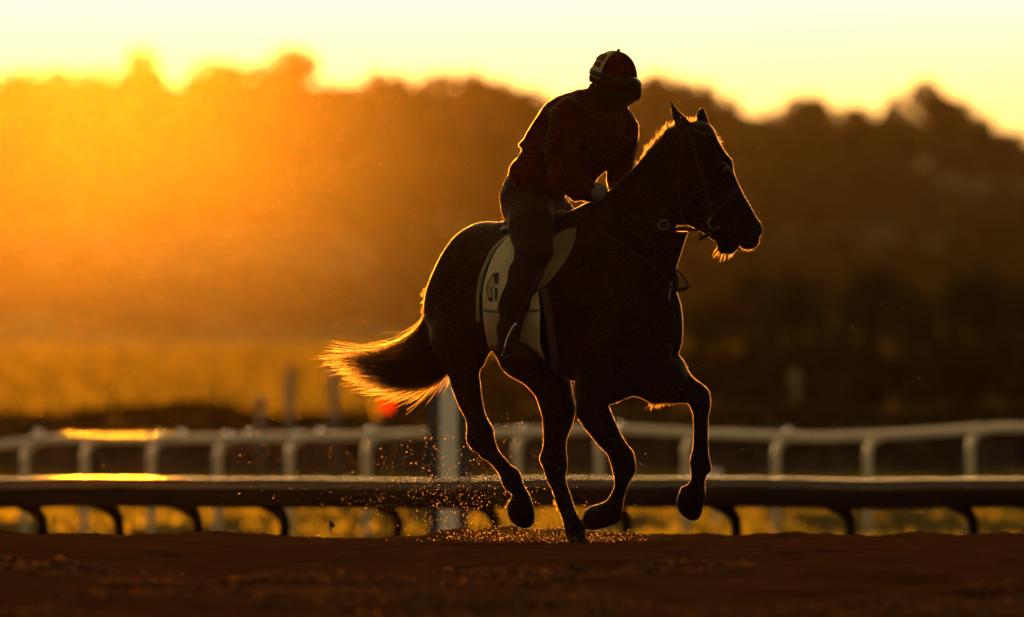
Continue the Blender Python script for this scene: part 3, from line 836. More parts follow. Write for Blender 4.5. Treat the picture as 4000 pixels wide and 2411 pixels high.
# far (left) foreleg, raised and folded
fl = .13
hp += [RC((2570, 1360, .11), 130, (2610, 1465, fl), 112, .65, .05)]
hp += CH([(2610, 1465, fl, 112), (2680, 1515, fl, 68), (2722, 1545, fl, 57), (2737, 1585, fl, 48), (2737, 1620, fl, 36), (2738, 1700, fl, 33), (2734, 1780, fl, 39), (2737, 1822, fl, 47), (2730, 1860, fl, 35), (2722, 1890, fl, 37), (2705, 1930, fl, 58), (2696, 1970, fl, 58), (2698, 1995, fl, 46)], .9)
HV, HQ = solid(hp, 0.0075, HORSE)
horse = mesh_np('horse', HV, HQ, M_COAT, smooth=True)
tag(horse, 'dark racehorse cantering to the right with one foreleg raised, rider up', 'horse')
def hairy(P):
    """hair everywhere but on the horn of the hooves"""
    dep = P[:, 1] * CP + (P[:, 2] - HC) * SP
    px = 2000 + F * P[:, 0] / dep; py = 1205.5 - F * ((P[:, 2] - HC) * CP - P[:, 1] * SP) / dep
    horn = np.zeros(len(P), bool)
    for x0, x1, y0 in ((1960, 2110, 1978), (2190, 2320, 2066), (2255, 2434, 1996), (2625, 2765, 1925)):
        horn |= (px > x0) & (px < x1) & (py > y0)
    return ~horn
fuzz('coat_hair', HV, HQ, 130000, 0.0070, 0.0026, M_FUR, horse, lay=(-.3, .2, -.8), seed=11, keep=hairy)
bvh = BVHTree.FromPolygons(HV.tolist(), HQ.tolist())
CAMP = Vector((0, 0, HC))
def on_horse(px, py, off=0.004, tree_=None):
    d = (at(px, py, 72) - CAMP).normalized()
    loc, nor, i, dist = (tree_ or bvh).ray_cast(CAMP, d)
    if loc is None: return None
    return loc + nor * off if nor.dot(d) < 0 else loc - nor * off
mb = MB(); e = on_horse(2834, 664, -0.012)
if e is not None: mb.sphere(e, .019, 14, 10)
mb.build('eye', M_EYE, horse)

# tail: long hairs streaming back
G = np.array([
 [(1667,1135),(1652,1245),(1585,1315),(1500,1360),(1400,1385),(1258,1382)],
 [(1676,1180),(1672,1330),(1590,1408),(1480,1418),(1380,1402),(1285,1398)],
 [(1690,1230),(1712,1375),(1640,1450),(1530,1468),(1430,1450),(1345,1440)],
 [(1700,1255),(1735,1395),(1690,1460),(1600,1495),(1500,1505),(1400,1475)],
 [(1712,1270),(1752,1420),(1735,1462),(1680,1505),(1640,1530),(1585,1562)]], float)
nS = 4200
w = rng.beta(1.25, 1.15, nS) * 4
i0 = np.minimum(w.astype(int), 3); fw = (w - i0)[:, None, None]
guide = G[i0] * (1 - fw) + G[i0 + 1] * fw
end = 0.42 + 0.58 * rng.random(nS) ** 0.7
kq = 11
tt = np.linspace(0, 1, kq)[None, :] * end[:, None] * 5
ii = np.minimum(tt.astype(int), 4); ff = (tt - ii)
def crom(g, i, f):
    a = np.take_along_axis(g, np.maximum(i - 1, 0)[:, :, None].repeat(2, 2), 1); b = np.take_along_axis(g, i[:, :, None].repeat(2, 2), 1)
    c_ = np.take_along_axis(g, (i + 1)[:, :, None].repeat(2, 2), 1); d = np.take_along_axis(g, np.minimum(i + 2, 5)[:, :, None].repeat(2, 2), 1)
    f = f[:, :, None]
    return 0.5 * (2 * b + (c_ - a) * f + (2 * a - 5 * b + 4 * c_ - d) * f ** 2 + (3 * b - a - 3 * c_ + d) * f ** 3)
P2 = crom(guide, ii, ff)
amp = (np.linspace(0, 1, kq) ** 1.6)[None, :]
clump = rng.integers(0, 120, nS)
cj = rng.normal(0, 1, (120, 2)) * np.array([22, 20])
P2 += (cj[clump][:, None, :] + rng.normal(0, 10, (nS, 1, 2))) * amp[:, :, None]
sweep = np.clip(tt - 3.2, 0, None) * rng.normal(4, 8, (nS, 1))
P2[:, :, 1] += sweep; P2[:, :, 0] -= sweep * .4
tY = rng.normal(0, .045, (nS, 1)) * (0.3 + amp) + 0.02
TL = np.empty((nS, kq, 3))
Yt = 72 - TAN * ((P2[:, :, 0] - 2000) / F * 72 - X0) * 0.75 + 0.06 + tY
a_ = (P2[:, :, 0] - 2000) / F; b_ = (1205.5 - P2[:, :, 1]) / F
kk_ = Yt / (CP - SP * b_)
TL[:, :, 0] = a_ * kk_; TL[:, :, 1] = Yt; TL[:, :, 2] = HC + kk_ * (SP + CP * b_)
strands('tail', TL, 0.0028, M_HAIR, horse, seed=5)
def tuft(name, bases, dirs, lens, n, width, jit=.35, seed=1, t=0.0, spread=.02, k=5, curl=.2, onto=True):
    """hairs that start on given outline points; bases (px,py), dirs in picture directions, lens in px"""
    r = np.random.default_rng(seed)
    B = np.array(bases, float)
    q = r.random(n) * (len(B) - 1); i = q.astype(int); f = (q - i)[:, None]
    b = B[i] * (1 - f) + B[np.minimum(i + 1, len(B) - 1)] * f
    Dm = np.array(dirs, float); Dm = Dm[i] * (1 - f) + Dm[np.minimum(i + 1, len(Dm) - 1)] * f
    ln = np.interp(q, np.arange(len(lens)), lens) * (0.35 + 0.75 * r.random(n) ** 1.3)
    d3 = np.stack([Dm[:, 0], r.normal(0, .25, n), -Dm[:, 1]], -1) + r.normal(0, jit, (n, 3)) * np.array([1, .6, 1])
    d3 /= np.linalg.norm(d3, axis=1)[:, None]
    c3 = r.normal(0, curl, (n, 3)) + np.array([0, 0, -curl])
    P0 = np.array([tuple(bp(p[0], p[1], t)) for p in b]); P0[:, 1] += r.normal(0, spread, n)
    tq = np.linspace(0, 1, k)[None, :, None]
    L = P0[:, None, :] + d3[:, None, :] * tq * (ln / PXM)[:, None, None] + c3[:, None, :] * tq ** 2 * (ln / PXM)[:, None, None]
    return strands(name, L, width, M_HAIR, horse, seed)
tuft('mane', [(2478, 664), (2515, 620), (2552, 578), (2582, 545), (2600, 515), (2634, 500)], [(.45, -1), (.4, -1), (.35, -1), (.4, -1), (.55, -.9), (.5, -.8)],
     [40, 58, 72, 62, 48, 40], 620, .0036, .16, 21, 0, .025, 5, .12)
tuft('forelock', [(2684, 474), (2698, 486), (2718, 478)], [(.1, -1), (.2, -1), (.4, -1)], [34, 38, 34], 90, .003, .5, 22, 0, .02)
tuft('forelock', [(2788, 510), (2800, 545), (2815, 575)], [(.8, -.7), (.9, -.4), (.9, .1)], [18, 20, 16], 30, .0024, .35, 23, 0, .02)
tuft('whiskers', [(2797, 968), (2806, 990), (2825, 998), (2850, 996), (2866, 992)], [(-.75, .7), (-.5, .9), (-.35, 1), (-.15, 1), (.1, 1)], [30, 36, 30, 20, 16], 42, .0020, .22, 24, 0, .02, 4, .05)
tuft('whiskers', [(2900, 972), (2925, 977), (2950, 968), (2964, 945), (2968, 926)], [(0, 1), (.1, 1), (.4, .9), (.9, .2), (1, -.1)], [12, 12, 12, 11, 11], 40, .0022, .3, 25, 0, .02, 4, .05)
tuft('leg_hair', [(2535, 1574), (2560, 1578), (2590, 1576), (2640, 1577)], [(-.6, .9), (-.6, .9), (-.5, 1), (-.3, 1)], [22, 28, 18, 9], 110, .0026, .2, 26, .0, .03, 4, .05)
tuft('leg_hair', [(2168, 1950), (2176, 1975), (2186, 2002)], [(-1, .4), (-1, .4), (-1, .5)], [14, 16, 12], 60, .003, .3, 27, .15, .01, 4, .05)
tuft('leg_hair', [(1998, 1942), (1990, 1960), (1982, 1978)], [(-.7, .8), (-.8, .7), (-.8, .7)], [14, 18, 14], 50, .003, .25, 28, -.15, .01, 4, .05)
tuft('leg_hair', [(2649, 1388), (2665, 1408), (2684, 1440)], [(.6, -.5), (.8, -.4), (.9, -.3)], [7, 10, 8], 70, .0026, .4, 29, .12, .01, 4, .05)
tuft('tail_head_hair', [(1673, 1112), (1666, 1140), (1660, 1175), (1656, 1210)], [(-1, .45), (-.9, .7), (-.75, .9), (-.6, 1)], [40, 26, 24, 26], 110, .003, .2, 30, 0, .02, 4, .1)

# ------------------------------------------------------------------ tack that lies on the horse
def ribbon(name, pts, width, m, parent, off=0.006, thick=0.004, tree_=None, n=30):
    """a strap following the horse's side through photograph points"""
    P = smooth_path([(a, b) for a, b in pts], n)
    W = [on_horse(a, b, off, tree_) for a, b in P]
    W = [p for p in W if p is not None]
    if len(W) < 3: return None
    mb = MB(); mb.tube(W, width / 2, 8, flat=1.0)
    return mb.build(name, m, parent)
bridle = empty('bridle', tuple(bp(2790, 800, -.1))); tag(bridle, 'dark leather bridle with ring bit and reins on the horse', 'bridle')
ribbon('cheek_strap', [(2690, 500), (2730, 640), (2770, 770), (2794, 850)], .014, M_STRAP, bridle)
ribbon('noseband', [(2880, 742), (2840, 790), (2790, 840), (2745, 890)], .014, M_STRAP, bridle)
ribbon('browband', [(2690, 500), (2730, 520), (2785, 530)], .014, M_STRAP, bridle)
ribbon('throat_latch', [(2680, 500), (2655, 640), (2655, 780), (2672, 872)], .010, M_STRAP, bridle)
def ring(c, r, tr_, tilt=0.35, n=26):
    c = Vector(c); mb = MB()
    mb.tube([c + Vector((r * math.cos(a), r * math.sin(a) * tilt, r * math.sin(a))) for a in [2 * math.pi * i / n for i in range(n)]], tr_, 8, closed=True)
    return mb
e = on_horse(2796, 870, .012) or bp(2796, 870, -.07)
ring(e, .030, .0036).build('bit_ring', M_RING, bridle)
mb = MB(); mb.tube([bp(2816, 894, -.075), bp(2780, 912, -.07), bp(2745, 928, -.055), bp(2727, 937, -.045)], [.006, .008, .010, .006], 8); mb.build('chin_strap', M_STRAP, bridle)
mb = MB(); mb.tube([bp(2741, 906, -.05), bp(2733, 918, -.05), bp(2742, 938, -.05), bp(2760, 926, -.05)], .006, 8); mb.build('strap_end', M_STRAP, bridle)
e2 = on_horse(2595, 878, .012) or bp(2595, 878, -.13)
r_ = ring(e2, .024, .0032); r_.build('rein_ring', M_RING, bridle)
rp = [bp(2796, 890, -.08), bp(2760, 897, -.10), bp(2700, 898, -.13), bp(2640, 896, -.15)] + [on_horse(a, b, .014) or bp(a, b, -.16) for a, b in ((2600, 880), (2540, 862), (2480, 842))] + [bp(2415, 808, -.06)]
mb = MB(); mb.tube(rp, .007, 8); mb.build('rein', M_STRAP, bridle)
mb = MB(); mb.tube([bp(2675, 876, -.06), bp(2677, 888, -.06), bp(2681, 900, -.05)], .004, 6); mb.build('keeper', M_STRAP, bridle)
mb = MB(); mb.tube([bp(2700, 884, -.05), bp(2698, 893, -.05), bp(2692, 898, -.05), bp(2684, 895, -.05)], .003, 6); mb.build('keeper', M_STRAP, bridle)
yoke = empty('neck_yoke', tuple(bp(2640, 1090, -.05))); tag(yoke, "loose leather neck yoke with a dangling strap end on the horse's chest", 'strap')
mb = MB(); mb.tube([bp(2636, 1050, 0), bp(2655, 1066, 0), bp(2672, 1084, 0), bp(2684, 1104, 0), bp(2682, 1116, 0)], [.006, .006, .006, .007, .005], 8); mb.build('loop_strap', M_STRAP, yoke)
mb = MB(); mb.tube([bp(2646, 1124, 0), bp(2660, 1131, 0), bp(2674, 1127, 0), bp(2686, 1121, 0), bp(2698, 1121, 0)], [.006, .012, .012, .008, .006], 8); mb.build('strap_end', M_STRAP, yoke)
mb = MB(); mb.tube([bp(2638, 1052, 0), bp(2645, 1080, 0), bp(2646, 1110, 0), bp(2643, 1140, 0)], .006, 8); mb.build('front_strap', M_STRAP, yoke)
ribbon('neck_strap', [(2630, 1140), (2590, 1080), (2500, 1000), (2400, 930), (2330, 890)], .016, M_STRAP, yoke)
ribbon('buckle_strap', [(2622, 1100), (2614, 1140), (2612, 1175)], .008, M_RING, yoke, n=8)

# saddle cloth: sheets laid round the barrel
AXC = st(2120, 1120, 0)
def barrel(s, ph, off):
    """surface point of the horse at station s, angle ph (0 = top, + = near side)"""
    o = Vector(unframe(s, 0.0, AXC[2]))
    d = Vector((-SA * math.sin(ph), -CA * math.sin(ph), math.cos(ph)))
    loc, nor, i, dist = bvh.ray_cast(o + d * 0.9, -d)
    if loc is None: return o + d * .3
    return loc + d * off
def sphi(px, py):
    p = on_horse(px, py, 0.0)
    if p is None: return None
    s, t, z = frame(np.array(p))
    return float(s), math.atan2(-float(t), float(z) - AXC[2])
def edge(pts):
    q = [sphi(a, b) for a, b in pts]
    q = sorted([x for x in q if x is not None], key=lambda x: x[1])
    return np.array([x[1] for x in q]), np.array([x[0] for x in q])
def wrap(name, left, right, ph0, ph1, off, m, parent, thick=0.006, nph=44, ns=14):
    pl, sl_ = edge(left); pr, sr = edge(right)
    V = []; Fq = []
    for i in range(nph):
        ph = ph0 + (ph1 - ph0) * i / (nph - 1)
        a = np.interp(abs(ph), pl, sl_); b = np.interp(abs(ph), pr, sr)
        for j in range(ns):
            V.append(barrel(a + (b - a) * j / (ns - 1), ph, off + 0.0025 * math.sin(ph * 9 + j * .9)))
    N = len(V)
    for i in range(nph - 1):
        for j in range(ns - 1):
            q = i * ns + j; Fq.append((q, q + 1, q + ns + 1, q + ns))
    o = mesh_np(name, [tuple(v) for v in V], Fq, m, parent)
    md = o.modifiers.new('thickness', 'SOLIDIFY'); md.thickness = thick; md.offset = 0
    return o
outerL = [(2013, 912), (1969, 942), (1923, 987), (1906, 1019), (1885, 1068), (1876, 1110), (1867, 1166), (1867, 1210), (1869, 1255)]
trimR = [(2018, 922), (1978, 950), (1936, 992), (1920, 1024), (1900, 1070), (1891, 1112), (1882, 1166), (1883, 1210), (1886, 1255)]
whiteL = [(1980, 954), (1951, 984), (1927, 1022), (1909, 1075), (1899, 1124), (1894, 1180), (1895, 1215), (1904, 1278), (1913, 1355)]
clothR = [(2120, 905), (2116, 975), (2112, 1070), (2112, 1150), (2119, 1212), (2117, 1280), (2114, 1343)]
cloth = empty('saddle_cloth', tuple(bp(2000, 1100, -.25))); tag(cloth, 'pale saddle cloth with dark pad, olive edge and printed emblem', 'saddle cloth')
phb = sphi(1925, 1350)[1]; phm = sphi(1875, 1250)[1]
wrap('pad', outerL, clothR, -phm, phm, .010, M_PAD, cloth)
wrap('trim', outerL, trimR, -phm, phm, .0175, M_TRIM, cloth, .004, 44, 4)
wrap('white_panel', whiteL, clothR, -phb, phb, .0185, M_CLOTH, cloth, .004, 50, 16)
wrap('hem', [(1894, 1204), (1894, 1214), (1895, 1300)], [(2119, 1204), (2119, 1300)], sphi(1930, 1203)[1], sphi(1930, 1212)[1], .0235, M_TRIM, cloth, .003, 4, 14)
def decal(name, poly, off, m, parent):
    """flat print following the cloth"""
    W = [on_horse(1850 + a / 2.856, 900 + b / 2.856, off) for a, b in poly]
    if any(p is None for p in W): return
    o = mesh_np(name, [tuple(p) for p in W], [tuple(range(len(W)))], m, parent, smooth=False)
    md = o.modifiers.new('thickness', 'SOLIDIFY'); md.thickness = .002; md.offset = 0
    return o
def line(a, b, w):
    ax_, ay = a; bx, by = b; L = math.hypot(bx - ax_, by - ay); nx_, ny_ = -(by - ay) / L * w / 2, (bx - ax_) / L * w / 2
    return [(ax_ + nx_, ay + ny_), (bx + nx_, by + ny_), (bx - nx_, by - ny_), (ax_ - nx_, ay - ny_)]
decal('emblem_block', [(262, 495), (318, 480), (305, 605), (275, 600)], .026, M_PRINT, cloth)
decal('emblem_block', [(275, 650), (302, 645), (299, 775), (277, 775)], .026, M_PRINT, cloth)
decal('emblem_block', [(207, 745), (245, 745), (250, 783), (215, 783)], .026, M_PRINT, cloth)
arc = [(262, 495), (230, 540), (205, 580), (185, 640), (195, 700), (215, 780)]
for a, b in zip(arc[:-1], arc[1:]): decal('emblem_outline', line(a, b, 7), .0265, M_PRINT, cloth)
decal('emblem_outline', line((233, 640), (274, 622), 8), .0265, M_PRINT, cloth)
decal('emblem_outline', line((233, 638), (247, 780), 9), .0265, M_PRINT, cloth)
decal('emblem_outline', line((263, 500), (276, 600), 7), .0265, M_PRINT, cloth)
for cx, cy, r0 in ((237, 582, 17), (211, 625, 16), (208, 675, 16)):
    decal('emblem_star', [(cx + (r0 if i % 2 == 0 else r0 * .42) * math.sin(i * math.pi / 5 + .2), cy - (r0 if i % 2 == 0 else r0 * .42) * math.cos(i * math.pi / 5 + .2)) for i in range(10)], .027, M_PRINT, cloth)
    decal('emblem_star_fill', [(cx + (r0 * .6 if i % 2 == 0 else r0 * .25) * math.sin(i * math.pi / 5 + .2), cy - (r0 * .6 if i % 2 == 0 else r0 * .25) * math.cos(i * math.pi / 5 + .2)) for i in range(10)], .0295, M_CLOTH, cloth)

# saddle with girth and stirrups
saddle = empty('saddle', tuple(bp(2120, 890, 0))); tag(saddle, 'light exercise saddle with grey flaps and steel stirrups', 'saddle')
V, Q = solid([EL((2090, 890, 0), .24, .15, .045, 8, .03), RC((2035, 872, 0), 34, (2060, 868, 0), 30, 3.0, .03), RC((2185, 862, 0), 30, (2205, 868, 0), 34, 2.2, .03)], .010)
mesh_np('seat', V, Q, M_STRAP, saddle)
def side_sheet(name, poly, off, m, parent, thick, mirror=True):
    """leather sheet lying against the horse's side, and its twin on the far side"""
    c = np.mean(np.array(poly, float), 0)
    P = np.array(poly, float); V = []; Fq = []
    rings = 5; n_ = len(P)
    for k in range(rings):
        f = 1 - k / rings
        for p in P:
            q = c + (p - c) * f
            w_ = on_horse(q[0], q[1], off); V.append(w_ if w_ is not None else bp(q[0], q[1], -.28))
    wc = on_horse(c[0], c[1], off); V.append(wc)
    for k in range(rings - 1):
        for i in range(n_):
            j = (i + 1) % n_
            Fq.append((k * n_ + i, k * n_ + j, (k + 1) * n_ + j, (k + 1) * n_ + i))
    for i in range(n_): Fq.append(((rings - 1) * n_ + i, (rings - 1) * n_ + (i + 1) % n_, len(V) - 1))
    for side in ((0, 1) if mirror else (0,)):
        W = []
        for p in V:
            s_, t_, z_ = frame(np.array(p))
            W.append(unframe(s_, -t_ if side else t_, z_))
        o = mesh_np(name, W, Fq if not side else [f_[::-1] for f_ in Fq], m, parent)
        md = o.modifiers.new('thickness', 'SOLIDIFY'); md.thickness = thick; md.offset = 0
def dens(poly, n=36):
    P = poly + [poly[0]]; return [tuple(x) for x in smooth_path(P, n)[:-1]]
side_sheet('flap', dens([(2267, 900), (2258, 965), (2225, 1030), (2180, 1080), (2122, 1146), (2088, 1134), (2080, 1075), (2110, 1010), (2160, 950), (2220, 905)]), .030, M_FLAP, saddle, .006)
ribbon('girth', [(2130, 1130), (2150, 1220), (2165, 1330), (2180, 1430)], .05, M_PRINT, saddle, .012)
def stirrup(t, sgn):
    top = bp(2020, 1259, t)
    a = [bp(2120, 1050, t + sgn * .0), bp(2070, 1160, t), top]
    mb = MB(); mb.tube(a, .011, 8); mb.build('stirrup_leather', M_STRAP, saddle)
    mb = MB()
    arcp = [bp(2020, 1259, t), bp(2002, 1282, t), bp(1985, 1318, t), bp(1976, 1350, t), bp(1966, 1388, t)]
    mb.tube(arcp, [.006, .007, .007, .008, .008], 8)
    s2 = .07 * sgn
    arcq = [bp(2020, 1259, t), bp(2025 , 1280, t - s2), bp(2018, 1320, t - s2 * 1.5), bp(2010, 1360, t - s2 * 1.6), bp(2000, 1392, t - s2 * 1.6)]
    mb.tube(arcq, [.006, .007, .007, .008, .008], 8)
    mb.tube([bp(1963, 1386, t), bp(1980, 1393, t - s2 * .8), bp(2000, 1394, t - s2 * 1.6)], .013, 8, flat=.5)
    mb.build('stirrup_iron', M_STEEL, saddle)
stirrup(-.388, -1); stirrup(.388, 1)

# ------------------------------------------------------------------ the rider
RIDER = [(2402,197),(2426,201),(2456,222),(2465,224),(2479,243),(2492,267),(2495,290),(2498,306),(2500,318),(2503,332),(2497,345),(2496,353),(2502,366),(2500,381),(2491,392),
 (2476,399),(2451,404),(2453,420),(2456,434),(2473,456),(2493,483),(2497,500),(2494,534),(2488,563),(2477,595),(2473,617),(2473,656),(2470,700),(2440,760),(2470,800),(2480,830),(2440,850),(2400,840),
 (2376,800),(2376,749),(2372,722),(2366,707),(2370,685),(2367,666),(2340,690),(2324,713),(2332,727),(2347,739),(2354,749),(2376,750),(2400,765),(2420,800),(2400,835),(2300,850),(2250,1000),(2150,1100),
 (2092,1142),(2060,1219),(2024,1317),(2050,1370),(2080,1392),(2075,1412),(1990,1398),(1950,1365),(1940,1330),(1943,1313),(1950,1285),(1955,1208),(1955,1145),(1962,1068),(1973,1023),(1994,967),(2006,938),(2008,908),
 (2006,875),(1996,848),(1989,814),(1987,783),(1982,761),(1976,749),(1983,733),(1983,697),(1987,673),(1990,654),(2008,629),(2030,610),(2040,579),(2028,574),(2025,563),(2033,556),(2047,542),(2057,520),(2067,505),(2084,476),
 (2099,456),(2116,427),(2135,404),(2169,380),(2218,360),(2262,349),(2301,344),(2299,334),(2304,327),(2294,298),(2301,274),(2312,254),(2323,238),(2341,219),(2370,202),(2392,199)]
torso = [EL((2080, 770, 0), .15, .17, .17, 0, .05), RC((2080, 760, 0), 98, (2125, 650, 0), 112, 1.25, .06), RC((2125, 650, 0), 115, (2215, 530, 0), 122, 1.3, .06),
         RC((2215, 530, 0), 122, (2290, 455, 0), 92, 1.45, .06), RC((2180, 450, 0), 62, (2310, 400, 0), 52, 2.0, .05), RC((2330, 520, .02), 108, (2260, 640, 0), 100, 1.2, .06)]
armR = CH([(2225, 455, -.17, 70), (2195, 580, -.23, 58), (2205, 690, -.25, 50), (2262, 735, -.20, 44), (2318, 752, -.13, 31)], 1.0, .04)
armL = CH([(2425, 478, .17, 72), (2445, 560, .21, 54), (2430, 680, .22, 52), (2425, 740, .17, 42), (2418, 800, .08, 30)], 1.0, .04)
neckp = [RC((2335, 440, 0), 62, (2375, 360, 0), 52, 1.0, .03)]
headp = [EL((2395, 300, 0), .118, .082, .125, 0, .02), RC((2420, 340, 0), 60, (2452, 372, 0), 34, .9, .03), RC((2430, 350, 0), 62, (2470, 345, 0), 22, .7, .03),
         RC((2478, 330, 0), 14, (2494, 352, 0), 9, .6, .015), RC((2465, 368, 0), 26, (2486, 374, 0), 15, .8, .015), RC((2370, 330, -.078), 14, (2364, 352, -.080), 10, .5, .01), RC((2370, 330, .078), 14, (2364, 352, .080), 10, .5, .01)]
legR = CH([(2060, 800, -.10, 100), (2078, 890, -.22, 84), (2088, 985, -.29, 68), (2052, 1080, -.32, 58), (2008, 1190, -.325, 50), (1988, 1290, -.32, 38), (1985, 1335, -.31, 34)], .85, .05)
legL = CH([(2100, 800, .10, 100), (2180, 890, .20, 86), (2240, 985, .26, 62), (2215, 1080, .30, 58), (2190, 1190, .31, 50), (2150, 1290, .31, 38), (2140, 1330, .31, 34)], .85, .05)
footR = [RC((1978, 1352, -.31), 30, (2040, 1372, -.32), 27, .9, .02), RC((2040, 1372, -.32), 27, (2082, 1392, -.325), 18, .9, .02), RC((1962, 1350, -.31), 20, (1966, 1372, -.31), 16, .9, .015)]
footL = [RC((2135, 1350, .31), 30, (2195, 1372, .32), 27, .9, .02), RC((2195, 1372, .32), 27, (2235, 1392, .325), 18, .9, .02), RC((2120, 1350, .31), 20, (2124, 1372, .31), 16, .9, .015)]
def shrink(ps, d):
    out = []
    for p in ps:
        if p[0] == 'rc': out.append(('rc', p[1], max(.006, p[2] - d), p[3], max(.006, p[4] - d), p[5], p[6]))
        else: out.append(('el', p[1], p[2] - d, p[3] - d, p[4] - d, p[5], p[6]))
    return out
V, Q = solid(shrink(torso, .034) + shrink(armR + armL + legR + legL + footR + footL, .016) + neckp + headp, .007)
person = mesh_np('person', V, Q, M_SKIN)
tag(person, 'rider in dark red jacket and two-tone helmet crouching over the saddle, holding the reins', 'person')
def folds(P):
    s_, t_, z_ = P[:, 0], P[:, 1], P[:, 2]
    return (0.0032 * np.sin(62 * (z_ + .45 * s_) + 5 * np.sin(9 * t_ + 3 * s_)) + 0.0022 * np.sin(110 * (s_ * .7 + t_ * .5) + 4 * np.sin(14 * z_))).astype(np.float32)
extra = [RC((2060, 545, -.02), 20, (2042, 566, -.02), 16, 2.0, .02), RC((2010, 650, 0), 26, (2030, 640, 0), 30, 2.5, .02)]
collar = [RC((2318, 402, 0), 62, (2345, 372, 0), 54, 1.0, .02)]
V, Q = solid(torso[1:] + armR[:-1] + armL[:-1] + [RC((2262, 735, -.20), 44, (2300, 748, -.155), 36, 1, .03), RC((2425, 740, .17), 42, (2420, 782, .11), 36, 1, .03)] + extra + collar, .0075, RIDER, .0, .004, folds)
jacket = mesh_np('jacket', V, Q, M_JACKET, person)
fuzz('cloth_fibres', V, Q, 70000, .0068, .0026, M_CLOTHFUZZ, jacket, seed=31)
V, Q = solid([torso[0]] + legR + legL, .0085, None, 0, .003, lambda P: folds(P) * .7)
Dq = None
breech = mesh_np('breeches', V, Q, M_BREECH, person)
fuzz('cloth_fibres', V, Q, 14000, .0060, .0026, M_CLOTHFUZZ, breech, seed=32)
for nm, fp_, sh in (('boot', footR, [RC((1996, 1240, -.322), 47, (1985, 1335, -.31), 37, .85, .03)]), ('boot', footL, [RC((2168, 1240, .31), 52, (2140, 1335, .31), 37, .85, .03)])):
    V, Q = solid(fp_ + sh, .008, None, 0, .004)
    mesh_np('boot', V, Q, M_BOOT, person)
V, Q = solid(headp[1:4] + headp[4:5] + neckp + [RC((2400, 352, 0), 70, (2380, 370, 0), 62, .9, .03)], .006, None, 0, .004)
mesh_np('face_cover', V, Q, M_MASK, person)
# helmet: shell of six sewn cap panels, peakless, with goggles
hc = np.array(tuple(bp(2396, 305, 0)))
Rs = np.array([.131, .104, .139])
tilt = math.radians(-14)
def helm(u, v, off=0.0):
    """u: turn from the front (radians, + = near side), v: 0 crown .. 1 brim"""
    th = v * math.radians(100)
    fwd = math.sin(th) * math.cos(u); lat = math.sin(th) * math.sin(u); up = math.cos(th)
    a, b, c_ = (Rs[0] + off) * fwd, (Rs[1] + off) * lat, (Rs[2] + off) * up
    a, c_ = a * math.cos(tilt) - c_ * math.sin(tilt) * -1 * -1, a * math.sin(tilt) + c_ * math.cos(tilt)
    dx = a * CA - b * SA; dy = -a * SA - b * CA
    return (hc[0] + dx, hc[1] + dy, hc[2] + c_)
helmet = empty('helmet', tuple(hc)); helmet.parent = person
def patch(name, u0, u1, v0, v1, off, m, parent, nu=12, nv=14, puff=.004, thick=.004):
    V = []; Fq = []
    for j in range(nv):
        for i in range(nu):
            fu = i / (nu - 1); fv = j / (nv - 1)
            V.append(helm(u0 + (u1 - u0) * fu, v0 + (v1 - v0) * fv, off + puff * math.sin(math.pi * fu) * math.sin(math.pi * min(1, fv * 1.1))))
    for j in range(nv - 1):
        for i in range(nu - 1):
            q = j * nu + i; Fq.append((q, q + 1, q + nu + 1, q + nu))
    o = mesh_np(name, V, Fq, m, parent)
    md = o.modifiers.new('thickness', 'SOLIDIFY'); md.thickness = thick; md.offset = -1
    return o
for i in range(6):
    u0 = math.radians(-30 + 60 * i)
    patch('cap_panel', u0, u0 + math.radians(60), .0, 1.0, 0.0, M_CAPR if i in (0, 1, 3, 4) else M_CAPW, helmet)
patch('brim_band', -math.pi, math.pi, .93, 1.06, .003, M_CAPR, helmet, 48, 4, 0)
mb = MB(); mb.sphere(helm(0, 0, .006), .011, 10, 6, (1, 1, .7)); mb.build('button', M_CAPW, helmet)
patch('goggle_strap', -math.pi, math.pi, .80, .90, .0065, M_STRAP, helmet, 48, 4, 0, .003)
patch('emblem', math.radians(100), math.radians(122), .36, .56, .007, M_PRINT, helmet, 6, 6, 0, .002)
patch('emblem', math.radians(100), math.radians(124), .60, .70, .007, M_PRINT, helmet, 6, 4, 0, .002)
patch('emblem', math.radians(126), math.radians(142), .40, .58, .007, M_PRINT, helmet, 6, 6, 0, .002)
gog = empty('goggles', tuple(bp(2480, 325, 0))); gog.parent = person
V, Q = solid([RC((2472, 322, -.035), 20, (2480, 330, -.02), 19, 1.4, .02), RC((2472, 322, .035), 20, (2480, 330, .02), 19, 1.4, .02), RC((2484, 325, 0), 17, (2488, 332, 0), 15, 1.2, .02)], .005)
mesh_np('lens', V, Q, M_LENS, gog)
for i_, o_ in ((0, helmet), (1, gog)):
    o_.matrix_parent_inverse = Matrix.Identity(4)
# gloved hands closed on the reins
def hand(px, py, t, sgn):
    s0 = st(px, py, t)
    def R(p, ra, q_, rb, k=.008): return ('rc', s0 + np.array(p), ra, s0 + np.array(q_), rb, 1.0, k)
    ps = [R((-.060, sgn * .010, .008), .026, (-.01, 0, .004), .030, .02), R((-.01, -.018, .0), .020, (-.005, .018, .0), .022, .015)]
    for i in range(4):
        y = (-.030 + .020 * i) ; L = (.040, .046, .044, .034)[i if sgn > 0 else 3 - i]
        a = (.010, y, .012); b = (.010 + L * .85, y, .004); c = (.006 + L * .75, y, -.030); d = (-.004, y, -.034)
        ps += [R(a, .0105, b, .0098), R(b, .0098, c, .0092), R(c, .0092, d, .0085)]
    ps += [R((-.030, -sgn * .024, .014), .013, (.006, -sgn * .040, .014), .011), R((.006, -sgn * .040, .014), .011, (.036, -sgn * .034, .004), .009)]
    return solid(ps, .0042)
